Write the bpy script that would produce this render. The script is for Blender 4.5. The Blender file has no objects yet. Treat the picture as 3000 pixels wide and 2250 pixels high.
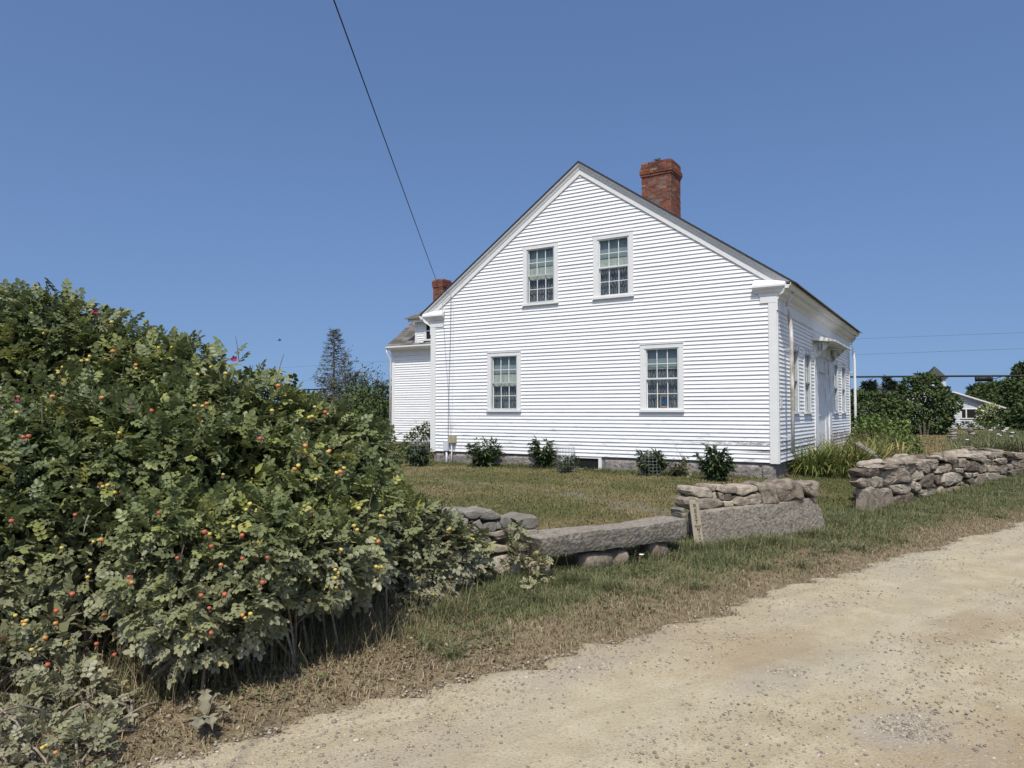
import bpy, math, random, time
import numpy as np
T0 = time.time()
rng = np.random.default_rng(7)
random.seed(7)
SC = bpy.context.scene
COL = SC.collection
# ---------------------------------------------------------------- camera
CAM = np.array([12.2456, -15.4860, 1.0399]); YAW = math.radians(31.967); PIT = math.radians(2.218); FPX = 2122.9
cd = bpy.data.cameras.new('camera'); cam = bpy.data.objects.new('camera', cd); COL.objects.link(cam)
cam.location = CAM; cam.rotation_euler = (math.pi/2 + PIT, 0, YAW)
cd.sensor_width = 36; cd.lens = 36*FPX/3000; cd.clip_start = .05; cd.clip_end = 8000
SC.camera = cam
# ---------------------------------------------------------------- sky and sun
SUN_EL = math.radians(57); SH = np.array([.447, -.894])
w = bpy.data.worlds.new('World'); SC.world = w; w.use_nodes = True
nt = w.node_tree; nt.nodes.clear()
sky = nt.nodes.new('ShaderNodeTexSky'); sky.sky_type = 'NISHITA'; sky.sun_disc = False
sky.sun_elevation = SUN_EL; sky.sun_rotation = math.atan2(SH[0], SH[1]); sky.altitude = 0
sky.air_density = 1.2; sky.dust_density = 2.8; sky.ozone_density = 6
# a thick, even summer haze: the colour changes slowly towards the horizon, all the way round
tc = nt.nodes.new('ShaderNodeTexCoord'); sx = nt.nodes.new('ShaderNodeSeparateXYZ'); nt.links.new(tc.outputs['Generated'], sx.inputs[0])
mr = nt.nodes.new('ShaderNodeMapRange'); mr.inputs[1].default_value = 0; mr.inputs[2].default_value = 1; mr.inputs[3].default_value = .165; mr.inputs[4].default_value = 1; mr.clamp = True
nt.links.new(sx.outputs[2], mr.inputs[0]); cb = nt.nodes.new('ShaderNodeCombineXYZ'); nt.links.new(sx.outputs[0], cb.inputs[0]); nt.links.new(sx.outputs[1], cb.inputs[1]); nt.links.new(mr.outputs[0], cb.inputs[2])
vn = nt.nodes.new('ShaderNodeVectorMath'); vn.operation = 'NORMALIZE'; nt.links.new(cb.outputs[0], vn.inputs[0]); nt.links.new(vn.outputs[0], sky.inputs[0])
tn = nt.nodes.new('ShaderNodeMix'); tn.data_type = 'RGBA'; tn.blend_type = 'MULTIPLY'; tn.inputs[0].default_value = 1; tn.inputs[7].default_value = (.965, 1.0, 1.11, 1); nt.links.new(sky.outputs[0], tn.inputs[6])
bg = nt.nodes.new('ShaderNodeBackground'); bg.inputs[1].default_value = .125
wo = nt.nodes.new('ShaderNodeOutputWorld'); nt.links.new(tn.outputs[2], bg.inputs[0]); nt.links.new(bg.outputs[0], wo.inputs[0])
sl = bpy.data.lights.new('sun', 'SUN'); sl.energy = 4.3; sl.angle = math.radians(.55); sl.color = (1, .945, .86)
sun = bpy.data.objects.new('sun', sl); COL.objects.link(sun)
from mathutils import Vector, Matrix
sdir = Vector((SH[0]*math.cos(SUN_EL), SH[1]*math.cos(SUN_EL), math.sin(SUN_EL)))
sun.rotation_euler = sdir.to_track_quat('Z', 'Y').to_euler(); sun.location = (20, -30, 40)
SC.view_settings.view_transform = 'Standard'; SC.view_settings.look = 'None'
SC.view_settings.exposure = 0; SC.view_settings.gamma = 1; SC.view_settings.use_curve_mapping = False
SC.render.engine = 'CYCLES'
SC.cycles.transparent_max_bounces = 12
# ---------------------------------------------------------------- helpers
FW = np.array([-math.sin(YAW)*math.cos(PIT), math.cos(YAW)*math.cos(PIT), math.sin(PIT)])
RT = np.array([math.cos(YAW), math.sin(YAW), 0.]); UP = np.cross(RT, FW)
def ray(x, y): return FW + RT*(x-1500)/FPX - UP*(y-1125)/FPX
def at(x, y, t): return CAM + ray(x, y)*t                       # a point t metres ahead
def onz(x, y, z): d = ray(x, y); return CAM + d*(z-CAM[2])/d[2]
def onwall(x, y, P, Q):                                         # vertical plane through P and Q (plan)
    d = ray(x, y); n = np.array([-(Q[1]-P[1]), Q[0]-P[0]])
    t = ((P[0]-CAM[0])*n[0]+(P[1]-CAM[1])*n[1])/(d[0]*n[0]+d[1]*n[1]); return CAM + d*t
ORG = {}
def org(p): return ORG[p.name] if p is not None else np.zeros(3)
def tag(o, label=None, cat=None, group=None, kind=None):
    if label: o['label'] = label
    if cat: o['category'] = cat
    if group: o['group'] = group
    if kind: o['kind'] = kind
    return o
def empty(name, loc, label=None, cat=None, group=None, parent=None):
    o = bpy.data.objects.new(name, None); COL.objects.link(o); o.empty_display_size = .2
    loc = np.array(loc, float); o.location = loc - org(parent)
    if parent is not None: o.parent = parent
    ORG[o.name] = loc
    return tag(o, label, cat, group)
def mesh(name, V, F):
    V = np.asarray(V, np.float32)
    m = bpy.data.meshes.new(name)
    if isinstance(F, np.ndarray):
        k = F.shape[1]; n = len(F); m.vertices.add(len(V)); m.vertices.foreach_set('co', V.ravel())
        m.loops.add(n*k); m.loops.foreach_set('vertex_index', F.astype(np.int32).ravel())
        m.polygons.add(n); m.polygons.foreach_set('loop_start', np.arange(0, n*k, k, dtype=np.int32))
        m.polygons.foreach_set('loop_total', np.full(n, k, np.int32)); m.update(calc_edges=True)
    else:
        m.from_pydata(V.tolist(), [], [list(map(int, f)) for f in F]); m.update()
    return m
def obj(name, V, F, mat, parent=None, smooth=False, at_=None, rnd=None, **kw):
    V = np.asarray(V, float)
    c = np.array(at_, float) if at_ is not None else (V.min(0)+V.max(0))/2*np.array([1, 1, 0]) + np.array([0, 0, V[:, 2].min()])
    m = mesh(name, V-c, F); m.materials.append(mat)
    if smooth: m.polygons.foreach_set('use_smooth', np.ones(len(m.polygons), bool))
    if rnd is not None:
        a = m.attributes.new('rnd', 'FLOAT', 'POINT'); a.data.foreach_set('value', np.asarray(rnd, np.float32))
    o = bpy.data.objects.new(name, m); COL.objects.link(o)
    o.location = c - org(parent)
    if parent is not None: o.parent = parent
    ORG[o.name] = c
    return tag(o, **kw)
class MB:
    def __init__(s): s.V = []; s.F = []
    def add(s, V, F):
        b = len(s.V); s.V += [tuple(map(float, v)) for v in V]; s.F += [[b+int(i) for i in f] for f in F]; return s
    def box(s, a, b):
        (x0, y0, z0), (x1, y1, z1) = a, b
        return s.add([(x0, y0, z0), (x1, y0, z0), (x1, y1, z0), (x0, y1, z0), (x0, y0, z1), (x1, y0, z1), (x1, y1, z1), (x0, y1, z1)],
              [(3, 2, 1, 0), (4, 5, 6, 7), (0, 1, 5, 4), (1, 2, 6, 5), (2, 3, 7, 6), (3, 0, 4, 7)])
    def hexa(s, P):   # 8 points, order as box
        return s.add(P, [(3, 2, 1, 0), (4, 5, 6, 7), (0, 1, 5, 4), (1, 2, 6, 5), (2, 3, 7, 6), (3, 0, 4, 7)])
    def sweep(s, A, B, close=True):   # loft between two profiles of equal count
        n = len(A); F = [(i, (i+1) % n, n+(i+1) % n, n+i) for i in range(n)]
        if close: F += [tuple(range(n-1, -1, -1)), tuple(range(n, 2*n))]
        return s.add(list(A)+list(B), F)
    def tube(s, P, r, n=6):
        P = [np.array(p, float) for p in P]; r = [r]*len(P) if np.isscalar(r) else r
        V = []
        for i, p in enumerate(P):
            d = P[min(i+1, len(P)-1)]-P[max(i-1, 0)]; d /= np.linalg.norm(d)+1e-9
            u = np.cross(d, (0, 0, 1) if abs(d[2]) < .9 else (1, 0, 0)); u /= np.linalg.norm(u); v = np.cross(d, u)
            V += [p+(u*math.cos(a)+v*math.sin(a))*r[i] for a in [2*math.pi*k/n for k in range(n)]]
        F = [(i*n+k, i*n+(k+1) % n, (i+1)*n+(k+1) % n, (i+1)*n+k) for i in range(len(P)-1) for k in range(n)]
        F += [tuple(range(n-1, -1, -1)), tuple(range((len(P)-1)*n, len(P)*n))]
        return s.add(V, F)
    def o(s, name, mat, parent=None, **kw): return obj(name, s.V, s.F, mat, parent, **kw)
def box(a, b): return MB().box(a, b)
def inst(tv, tf, M, T):   # m copies of a template as one mesh
    tv = np.asarray(tv, float); tf = np.asarray(tf); m = len(T); n = len(tv)
    V = np.einsum('mij,nj->mni', M, tv)+T[:, None, :]
    F = tf[None]+(np.arange(m)*n)[:, None, None]
    return V.reshape(-1, 3), F.reshape(-1, tf.shape[1])
def unit(a): return a/(np.linalg.norm(a, axis=-1, keepdims=True)+1e-9)
def frames(X, N, s):      # x axis X, z axis near N, scale s
    X = unit(X); Y = unit(np.cross(N, X)); Z = np.cross(X, Y)
    return np.stack([X, Y, Z], -1)*np.asarray(s)[:, None, None]
def sn(p, f, ph=0):       # cheap smooth noise -1..1
    p = np.asarray(p, float)*f
    x, y, z = p[..., 0], p[..., 1], p[..., 2]
    return (np.sin(x*1.7+1.3*np.sin(y*1.1+ph)+ph)+np.sin(y*1.9+1.2*np.sin(z*1.3+ph*2)+2)+np.sin(z*1.6+1.4*np.sin(x*1.2+ph*3)+4))/3
# ---------------------------------------------------------------- materials
def mat(name, cols=None, scale=5., detail=6., rough=.8, bump=0., bscale=None, spec=.3, obrnd=0., rnd=None, trans=0., stretch=(1, 1, 1), extra=None, metallic=0., distort=0., bdist=.01):
    m = bpy.data.materials.new(name); m.use_nodes = True; t = m.node_tree; N = t.nodes; L = t.links; N.clear()
    out = N.new('ShaderNodeOutputMaterial'); b = N.new('ShaderNodeBsdfPrincipled')
    b.inputs['Roughness'].default_value = rough; b.inputs['Specular IOR Level'].default_value = spec; b.inputs['Metallic'].default_value = metallic
    g = N.new('ShaderNodeNewGeometry'); mp = N.new('ShaderNodeMapping'); mp.inputs['Scale'].default_value = stretch
    L.new(g.outputs['Position'], mp.inputs['Vector'])
    if isinstance(cols, tuple): cols = [(0, cols)]
    if rnd:
        a = N.new('ShaderNodeAttribute'); a.attribute_name = 'rnd'
        cr = N.new('ShaderNodeValToRGB'); L.new(a.outputs['Fac'], cr.inputs[0])
    else:
        nz = N.new('ShaderNodeTexNoise'); nz.inputs['Scale'].default_value = scale; nz.inputs['Detail'].default_value = detail; nz.inputs['Distortion'].default_value = distort
        nz.inputs['Roughness'].default_value = .62
        L.new(mp.outputs[0], nz.inputs['Vector']); cr = N.new('ShaderNodeValToRGB')
        if obrnd:
            oi = N.new('ShaderNodeObjectInfo'); ma = N.new('ShaderNodeMath'); ma.operation = 'MULTIPLY_ADD'; ma.inputs[1].default_value = obrnd; 
            L.new(oi.outputs['Random'], ma.inputs[0]); L.new(nz.outputs['Fac'], ma.inputs[2])
            mb = N.new('ShaderNodeMath'); mb.operation = 'SUBTRACT'; mb.inputs[1].default_value = obrnd/2; L.new(ma.outputs[0], mb.inputs[0]); L.new(mb.outputs[0], cr.inputs[0])
        else: L.new(nz.outputs['Fac'], cr.inputs[0])
    e = cr.color_ramp.elements
    while len(e) < len(cols): e.new(.5)
    while len(e) > len(cols) and len(e) > 1: e.remove(e[-1])
    for i, (p, c) in enumerate(cols): e[i].position = p; e[i].color = (*c, 1)
    colout = cr.outputs[0]
    if extra: colout = extra(N, L, g, mp, colout)
    L.new(colout, b.inputs['Base Color'])
    if bump:
        nb = N.new('ShaderNodeTexNoise'); nb.inputs['Scale'].default_value = bscale or scale*4; nb.inputs['Detail'].default_value = 5
        L.new(mp.outputs[0], nb.inputs['Vector']); bn = N.new('ShaderNodeBump'); bn.inputs['Strength'].default_value = bump; bn.inputs['Distance'].default_value = bdist
        L.new(nb.outputs['Fac'], bn.inputs['Height']); L.new(bn.outputs[0], b.inputs['Normal'])
    if trans:
        tr = N.new('ShaderNodeBsdfTranslucent'); mx = N.new('ShaderNodeMixShader'); mx.inputs[0].default_value = trans
        L.new(colout, tr.inputs[0]); L.new(b.outputs[0], mx.inputs[1]); L.new(tr.outputs[0], mx.inputs[2]); L.new(mx.outputs[0], out.inputs[0])
    else: L.new(b.outputs[0], out.inputs[0])
    return m
def mixn(N, L, fac, a, b):
    m = N.new('ShaderNodeMix'); m.data_type = 'RGBA'
    if isinstance(fac, (int, float)): m.inputs[0].default_value = fac
    else: L.new(fac, m.inputs[0])
    for s, v in ((6, a), (7, b)):
        if isinstance(v, tuple): m.inputs[s].default_value = (*v, 1)
        else: L.new(v, m.inputs[s])
    return m.outputs[2]
def noisef(N, L, vec, scale, lo, hi, detail=6, stretch=None, rough=.6):
    if stretch:
        mp = N.new('ShaderNodeMapping'); mp.inputs['Scale'].default_value = stretch; L.new(vec, mp.inputs[0]); vec = mp.outputs[0]
    n = N.new('ShaderNodeTexNoise'); n.inputs['Scale'].default_value = scale; n.inputs['Detail'].default_value = detail; n.inputs['Roughness'].default_value = rough
    L.new(vec, n.inputs['Vector']); r = N.new('ShaderNodeMapRange'); r.inputs[1].default_value = lo; r.inputs[2].default_value = hi; r.clamp = True
    L.new(n.outputs['Fac'], r.inputs[0]); return r.outputs[0]
def sep(N, L, vec):
    s = N.new('ShaderNodeSeparateXYZ'); L.new(vec, s.inputs[0]); return s.outputs
def rngf(N, L, v, a, b, c=0., d=1.):
    r = N.new('ShaderNodeMapRange'); r.inputs[1].default_value = a; r.inputs[2].default_value = b; r.inputs[3].default_value = c; r.inputs[4].default_value = d; r.clamp = True
    L.new(v, r.inputs[0]); return r.outputs[0]
def mth(N, L, op, a, b):
    m = N.new('ShaderNodeMath'); m.operation = op
    for i, v in enumerate((a, b)):
        if isinstance(v, (int, float)): m.inputs[i].default_value = v
        else: L.new(v, m.inputs[i])
    return m.outputs[0]
def siding_extra(N, L, g, mp, col):
    p = g.outputs['Position']; X, Y, Z = sep(N, L, p)
    # worn and peeled paint: long low streaks, mostly on the lowest courses and to the right
    low = rngf(N, L, Z, .1, 1.6, 1, .0)
    f = noisef(N, L, p, 2.2, .56, .66, 8, (1, 1, 9), .7)
    k = mth(N, L, 'MULTIPLY', f, low); k = mth(N, L, 'MULTIPLY', k, .9)
    a = mth(N, L, 'MULTIPLY', rngf(N, L, Z, .345, .355), rngf(N, L, Z, .43, .42)); b = mth(N, L, 'MULTIPLY', a, rngf(N, L, X, 6.2, 8.2))
    b = mth(N, L, 'MULTIPLY', b, noisef(N, L, p, 7, .42, .55, 8, (1, 1, 4), .75))
    c = mth(N, L, 'MULTIPLY', mth(N, L, 'MULTIPLY', rngf(N, L, Z, .18, .2), rngf(N, L, Z, .27, .26)), rngf(N, L, X, 8.1, 8.7))
    c = mth(N, L, 'MULTIPLY', c, noisef(N, L, p, 8, .34, .5, 8, (1, 1, 5), .75))
    k = mth(N, L, 'MAXIMUM', k, mth(N, L, 'MAXIMUM', b, c))
    sp = noisef(N, L, p, 9, .74, .76, 2)
    k = mth(N, L, 'MAXIMUM', k, mth(N, L, 'MULTIPLY', sp, .5))
    grey = noisef(N, L, p, 1.1, .35, .7, 4, (.5, .5, 4))
    col = mixn(N, L, mth(N, L, 'MULTIPLY', grey, .3), col, (.7, .71, .70))
    return mixn(N, L, k, col, (.23, .215, .19))
M = {}
M['clap'] = mat('white_clapboard_paint', [(.3, (.735, .735, .715)), (.6, (.79, .79, .765)), (.8, (.69, .695, .68))], 3, 8, .55, .12, 40, obrnd=.35, extra=siding_extra, stretch=(.4, .4, 3))
M['trim'] = mat('white_trim_paint', [(.3, (.66, .66, .63)), (.7, (.73, .725, .69))], 4, 8, .5)
def worn_extra(N, L, g, mp, col):
    p = g.outputs['Position']
    f = noisef(N, L, p, 3.0, .48, .6, 9, (4, 4, .8), .7)
    X, Y, Z = sep(N, L, p); top = rngf(N, L, Z, 1.0, 2.6, .35, 1)
    return mixn(N, L, mth(N, L, 'MULTIPLY', f, top), col, (.25, .24, .21))
M['worn'] = mat('worn_trim_paint', [(.3, (.66, .68, .68)), (.7, (.78, .79, .78))], 4, 8, .6, .3, 30, extra=worn_extra)
M['pipe'] = mat('peeling_downspout', [(.35, (.26, .23, .17)), (.5, (.50, .47, .40)), (.62, (.72, .71, .66))], 2.5, 10, .8, .4, 30, stretch=(3, 3, 1))
M['sash'] = mat('grey_storm_frame', [(.3, (.36, .39, .39)), (.7, (.46, .49, .48))], 5, 5, .5)
M['sashlight'] = mat('pale_storm_frame', [(.3, (.58, .61, .60)), (.7, (.68, .70, .69))], 5, 5, .5)
M['muntin'] = mat('muntin_paint', (.72, .74, .72), 5, 3, .5)
M['shade'] = mat('roller_shade', [(.3, (.20, .25, .25)), (.7, (.26, .31, .30))], 2, 3, .9, stretch=(1, 1, .3))
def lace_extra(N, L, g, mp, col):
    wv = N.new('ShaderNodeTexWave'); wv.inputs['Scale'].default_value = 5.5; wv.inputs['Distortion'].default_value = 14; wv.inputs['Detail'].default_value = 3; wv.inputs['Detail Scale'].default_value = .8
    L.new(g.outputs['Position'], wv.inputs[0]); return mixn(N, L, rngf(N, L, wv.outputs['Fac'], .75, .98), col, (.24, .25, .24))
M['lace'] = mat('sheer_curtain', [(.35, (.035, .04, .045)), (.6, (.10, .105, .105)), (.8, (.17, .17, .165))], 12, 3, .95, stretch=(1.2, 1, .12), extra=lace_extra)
M['valance'] = mat('cream_lace_valance', [(.3, (.36, .38, .32)), (.7, (.50, .51, .43))], 18, 6, .95, .6, 22)
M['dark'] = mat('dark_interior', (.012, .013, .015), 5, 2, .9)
M['found'] = mat('rough_granite_foundation', [(.3, (.12, .11, .10)), (.5, (.22, .20, .18)), (.7, (.33, .31, .28))], 7, 10, .95, 1.0, 14, bdist=.04)
M['roof'] = mat('asphalt_shingle', [(.3, (.085, .08, .072)), (.5, (.125, .118, .105)), (.7, (.18, .17, .15))], 2.5, 8, .95, .3, 60, obrnd=.5)
M['roofedge'] = mat('dark_drip_edge', (.03, .03, .032), 5, 3, .6)
def brick_extra(N, L, g, mp, col):
    oi = N.new('ShaderNodeObjectInfo'); r = N.new('ShaderNodeValToRGB'); e = r.color_ramp.elements
    cs = [(0, (.10, .055, .045)), (.2, (.18, .075, .052)), (.45, (.215, .085, .055)), (.7, (.25, .10, .062)), (.88, (.16, .08, .06)), (.95, (.32, .17, .10))]
    while len(e) < len(cs): e.new(.5)
    for i, (p, c) in enumerate(cs): e[i].position = p; e[i].color = (*c, 1)
    L.new(oi.outputs['Random'], r.inputs[0]); m = N.new('ShaderNodeMix'); m.data_type = 'RGBA'; m.blend_type = 'MULTIPLY'; m.inputs[0].default_value = 1
    L.new(r.outputs[0], m.inputs[6]); L.new(col, m.inputs[7]); return m.outputs[2]
M['brick'] = mat('old_red_brick', [(.3, (.55, .5, .5)), (.6, (1, 1, 1))], 14, 8, .92, .6, 60, extra=brick_extra, spec=.15)
M['mortar'] = mat('dark_mortar', [(.3, (.10, .075, .06)), (.7, (.19, .15, .125))], 20, 5, .95)
M['metal'] = mat('galvanised_metal', (.45, .46, .46), 9, 3, .45, metallic=.6)
M['beige'] = mat('tan_plastic_box', [(.3, (.33, .29, .17)), (.7, (.42, .38, .24))], 9, 3, .6)
M['greybox'] = mat('grey_plastic_box', (.55, .56, .57), 9, 3, .6)
M['black'] = mat('black_cable_sheath', (.012, .012, .013), 9, 3, .6)
M['wire'] = mat('thin_grey_wire', (.16, .17, .18), 9, 3, .6)
M['woodpic'] = mat('light_wood_frame', (.42, .26, .09), 9, 3, .6)
M['bluepic'] = mat('blue_picture', [(.4, (.01, .03, .09)), (.65, (.03, .10, .2))], 14, 3, .5)
# glass
def glassmat(name, refl, tint=(1, 1, 1)):
    g = bpy.data.materials.new(name); g.use_nodes = True; N = g.node_tree.nodes; L = g.node_tree.links; N.clear()
    o = N.new('ShaderNodeOutputMaterial'); mx = N.new('ShaderNodeMixShader'); t = N.new('ShaderNodeBsdfTransparent'); t.inputs[0].default_value = (*tint, 1)
    gl = N.new('ShaderNodeBsdfGlossy'); gl.inputs['Roughness'].default_value = .02; lw = N.new('ShaderNodeLayerWeight'); pw = N.new('ShaderNodeMath'); pw.operation = 'POWER'; pw.inputs[1].default_value = 4; L.new(lw.outputs['Facing'], pw.inputs[0]); fr = N.new('ShaderNodeMath'); fr.operation = 'MULTIPLY_ADD'; fr.inputs[1].default_value = .8; fr.inputs[2].default_value = refl; L.new(pw.outputs[0], fr.inputs[0])
    bn = N.new('ShaderNodeBump'); bn.inputs['Strength'].default_value = .06; nz = N.new('ShaderNodeTexNoise'); nz.inputs['Scale'].default_value = 3
    ge = N.new('ShaderNodeNewGeometry'); L.new(ge.outputs['Position'], nz.inputs['Vector']); L.new(nz.outputs[0], bn.inputs['Height']); L.new(bn.outputs[0], gl.inputs['Normal'])
    L.new(fr.outputs[0], mx.inputs[0]); L.new(t.outputs[0], mx.inputs[1]); L.new(gl.outputs[0], mx.inputs[2]); L.new(mx.outputs[0], o.inputs[0]); return g
M['glass'] = glassmat('window_glass', .05, (.86, .9, .9))
# stone
def lichen(N, L, g, mp, col):
    p = g.outputs['Position']
    a = noisef(N, L, p, 60, .46, .62, 3); col = mixn(N, L, mth(N, L, 'MULTIPLY', a, .3), col, (.09, .08, .07))
    l = mth(N, L, 'MULTIPLY', noisef(N, L, p, 14, .64, .70, 6), noisef(N, L, p, 2.2, .55, .6, 3))
    col = mixn(N, L, mth(N, L, 'MULTIPLY', l, .7), col, (.52, .53, .48))
    f = noisef(N, L, p, 3.5, .45, .75, 5); return mixn(N, L, mth(N, L, 'MULTIPLY', f, .35), col, (.17, .115, .075))
ST = [(.25, (.10, .08, .06)), (.4, (.19, .158, .12)), (.58, (.30, .255, .195)), (.78, (.44, .385, .30))]
M['stone'] = mat('fieldstone', ST, 9, 10, .95, .6, 28, obrnd=.55, extra=lichen, spec=.15, bdist=.02)
M['gstone'] = mat('grey_fieldstone', [(.25, (.13, .122, .10)), (.5, (.205, .192, .16)), (.8, (.33, .31, .265))], 7, 10, .95, .6, 26, obrnd=.4, extra=lichen, spec=.15, bdist=.015)
M['slab'] = mat('rough_granite_slab', [(.3, (.12, .105, .09)), (.45, (.23, .205, .165)), (.6, (.31, .28, .225)), (.75, (.42, .385, .315))], 22, 10, .95, .9, 30, extra=lichen, spec=.12, bdist=.02)
M['wood'] = mat('weathered_post_wood', [(.3, (.30, .255, .185)), (.7, (.43, .375, .28))], 6, 8, .85, .4, 40, stretch=(3, 3, .4))
M['letter'] = mat('dark_carved_letter', (.07, .045, .03), 9, 2, .9)
# ground
pA, pB = onz(1180, 1400, -.37), onz(1760, 1482, -.41); PSL = float((pB[1]-pA[1])/(pB[0]-pA[0])); PIC = float(pA[1]-PSL*pA[0])
def ground_extra(N, L, g, mp, col):
    p = g.outputs['Position']; X, Y, Z = sep(N, L, p)
    a = noisef(N, L, p, .55, .42, .6, 5); col = mixn(N, L, mth(N, L, 'MULTIPLY', a, .75), col, (.075, .088, .03))
    b = noisef(N, L, p, 40, .45, .6, 3); col = mixn(N, L, mth(N, L, 'MULTIPLY', b, .35), col, (.08, .06, .032))
    ln = mth(N, L, 'SUBTRACT', mth(N, L, 'MULTIPLY', X, PSL), Y); ln = mth(N, L, 'ABSOLUTE', mth(N, L, 'ADD', ln, PIC), 0)
    k = mth(N, L, 'MULTIPLY', rngf(N, L, ln, .5, .25), noisef(N, L, p, 1.6, .45, .62, 5)); k = mth(N, L, 'MULTIPLY', k, rngf(N, L, X, 9.0, 7.8)); k = mth(N, L, 'MULTIPLY', k, .75); col = mixn(N, L, k, col, (.235, .21, .165))
    return col
M['ground'] = mat('dry_grass_ground', [(.3, (.15, .11, .06)), (.5, (.20, .155, .085)), (.7, (.26, .21, .12))], 3, 10, .98, 1.0, 60, extra=ground_extra, spec=.05, bdist=.03)
M['verge'] = mat('brown_verge_soil', [(.3, (.14, .105, .062)), (.5, (.21, .165, .10)), (.7, (.30, .245, .16))], 9, 10, .98, 1.0, 50, spec=.05, bdist=.03)
PATCH = [((2230, 1900), .75, .34, (.285, .21, .12), .62), ((2340, 1800), .8, .17, (.37, .325, .24), .5), ((2270, 1985), .38, .20, (.33, .29, .22), .55), ((2850, 2220), .9, .35, (.28, .205, .115), .7), ((1700, 1960), .5, .14, (.35, .31, .235), .5), ((2670, 2135), .35, .2, (.31, .28, .235), .7), ((2900, 1830), .9, .25, (.27, .195, .11), .6)]
def road_extra(N, L, g, mp, col):
    p = g.outputs['Position']
    X, Y, Z = sep(N, L, p); AC = mth(N, L, 'SUBTRACT', mth(N, L, 'MULTIPLY', X, .92), mth(N, L, 'MULTIPLY', Y, .39)); AL = mth(N, L, 'ADD', mth(N, L, 'MULTIPLY', X, .39), mth(N, L, 'MULTIPLY', Y, .92))
    cbx = N.new('ShaderNodeCombineXYZ'); L.new(AC, cbx.inputs[0]); L.new(AL, cbx.inputs[1]); q = cbx.outputs[0]
    st = noisef(N, L, q, 1.0, .42, .62, 7, (2.6, .22, 1), .65); col = mixn(N, L, mth(N, L, 'MULTIPLY', st, .55), col, (.46, .41, .285))
    st2 = noisef(N, L, q, 1.0, .52, .66, 7, (3.4, .3, 1), .65); col = mixn(N, L, mth(N, L, 'MULTIPLY', st2, .45), col, (.29, .23, .145))
    wob = mth(N, L, 'MULTIPLY', mth(N, L, 'SUBTRACT', noisef(N, L, p, 1.7, .25, .75, 8), .5), 2.2)
    for (pp_, ra, rb_, cc_, am) in PATCH:
        c0 = onz(pp_[0], pp_[1], -.556); ca0 = c0[0]*.92-c0[1]*.39; cl0 = c0[0]*.39+c0[1]*.92
        dx = mth(N, L, 'DIVIDE', mth(N, L, 'SUBTRACT', AC, float(ca0)), rb_); dy_ = mth(N, L, 'DIVIDE', mth(N, L, 'SUBTRACT', AL, float(cl0)), ra)
        dd_ = mth(N, L, 'ADD', mth(N, L, 'ADD', mth(N, L, 'MULTIPLY', dx, dx), mth(N, L, 'MULTIPLY', dy_, dy_)), wob)
        col = mixn(N, L, mth(N, L, 'MULTIPLY', rngf(N, L, dd_, 1.5, .1), am), col, cc_)
    gr = noisef(N, L, p, .8, .5, .68, 4, (1.2, .45, 1)); col = mixn(N, L, mth(N, L, 'MULTIPLY', gr, .4), col, (.33, .30, .245))
    br = noisef(N, L, p, .6, .5, .66, 5, (.9, .6, 1)); col = mixn(N, L, mth(N, L, 'MULTIPLY', br, .35), col, (.27, .195, .105))
    f = noisef(N, L, p, 75, .52, .62, 5); col = mixn(N, L, mth(N, L, 'MULTIPLY', f, .5), col, (.20, .175, .13))
    f2 = noisef(N, L, p, 38, .63, .68, 4); return mixn(N, L, mth(N, L, 'MULTIPLY', f2, .5), col, (.45, .41, .34))
M['road'] = mat('sandy_dirt_road', [(.3, (.335, .28, .175)), (.5, (.40, .34, .22)), (.7, (.475, .415, .28))], 3.5, 12, .96, .8, 70, extra=road_extra, spec=.1, bdist=.012)
M['pebble'] = mat('road_pebble', [(0, (.16, .145, .12)), (.3, (.26, .225, .17)), (.75, (.36, .30, .22)), (1, (.46, .41, .32))], rnd=1, rough=.9)
# leaves (rnd attribute: 0 dark .. 1 yellow green)
def dust_extra(N, L, g, mp, col):
    p = g.outputs['Position']; X, Y, Z = sep(N, L, p)
    low = rngf(N, L, Z, .45, -.45, 0, .8); f = noisef(N, L, p, 2.6, .3, .6, 4)
    return mixn(N, L, mth(N, L, 'MULTIPLY', low, mth(N, L, 'ADD', mth(N, L, 'MULTIPLY', f, .6), .4)), col, (.34, .315, .215))
M['rose'] = mat('rose_leaf', [(0, (.07, .094, .034)), (.5, (.158, .185, .068)), (.8, (.235, .262, .09)), (.9, (.30, .32, .08)), (1, (.38, .33, .09))], rnd=1, rough=.45, spec=.4, trans=.25, extra=dust_extra)
M['twig'] = mat('rose_twig', [(.3, (.14, .105, .07)), (.7, (.33, .29, .23))], 20, 4, .9)
M['hip_red'] = mat('red_rose_hip', (.42, .105, .055), 9, 2, .5, spec=.35)
M['hip_orange'] = mat('orange_rose_hip', (.50, .22, .07), 9, 2, .5, spec=.35)
M['hip_yellow'] = mat('yellow_rose_hip', (.50, .41, .10), 9, 2, .5, spec=.35)
M['sepal'] = mat('dry_sepal', (.26, .20, .11), 9, 2, .8)
M['petal'] = mat('magenta_petal', (.36, .02, .13), 9, 2, .6, trans=.3)
M['whitepetal'] = mat('white_petal', (.75, .75, .7), 9, 2, .6)
M['pinkpetal'] = mat('pale_pink_petal', (.55, .42, .42), 9, 2, .6)
M['peony'] = mat('peony_leaf', [(0, (.032, .056, .022)), (.6, (.066, .098, .04)), (.9, (.115, .145, .055)), (1, (.13, .15, .05))], rnd=1, rough=.45, spec=.4, trans=.12)
M['redleaf'] = mat('reddish_shrub_leaf', [(0, (.04, .05, .025)), (.6, (.07, .085, .035)), (.85, (.14, .085, .05)), (1, (.20, .10, .07))], rnd=1, rough=.6, trans=.12)
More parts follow.
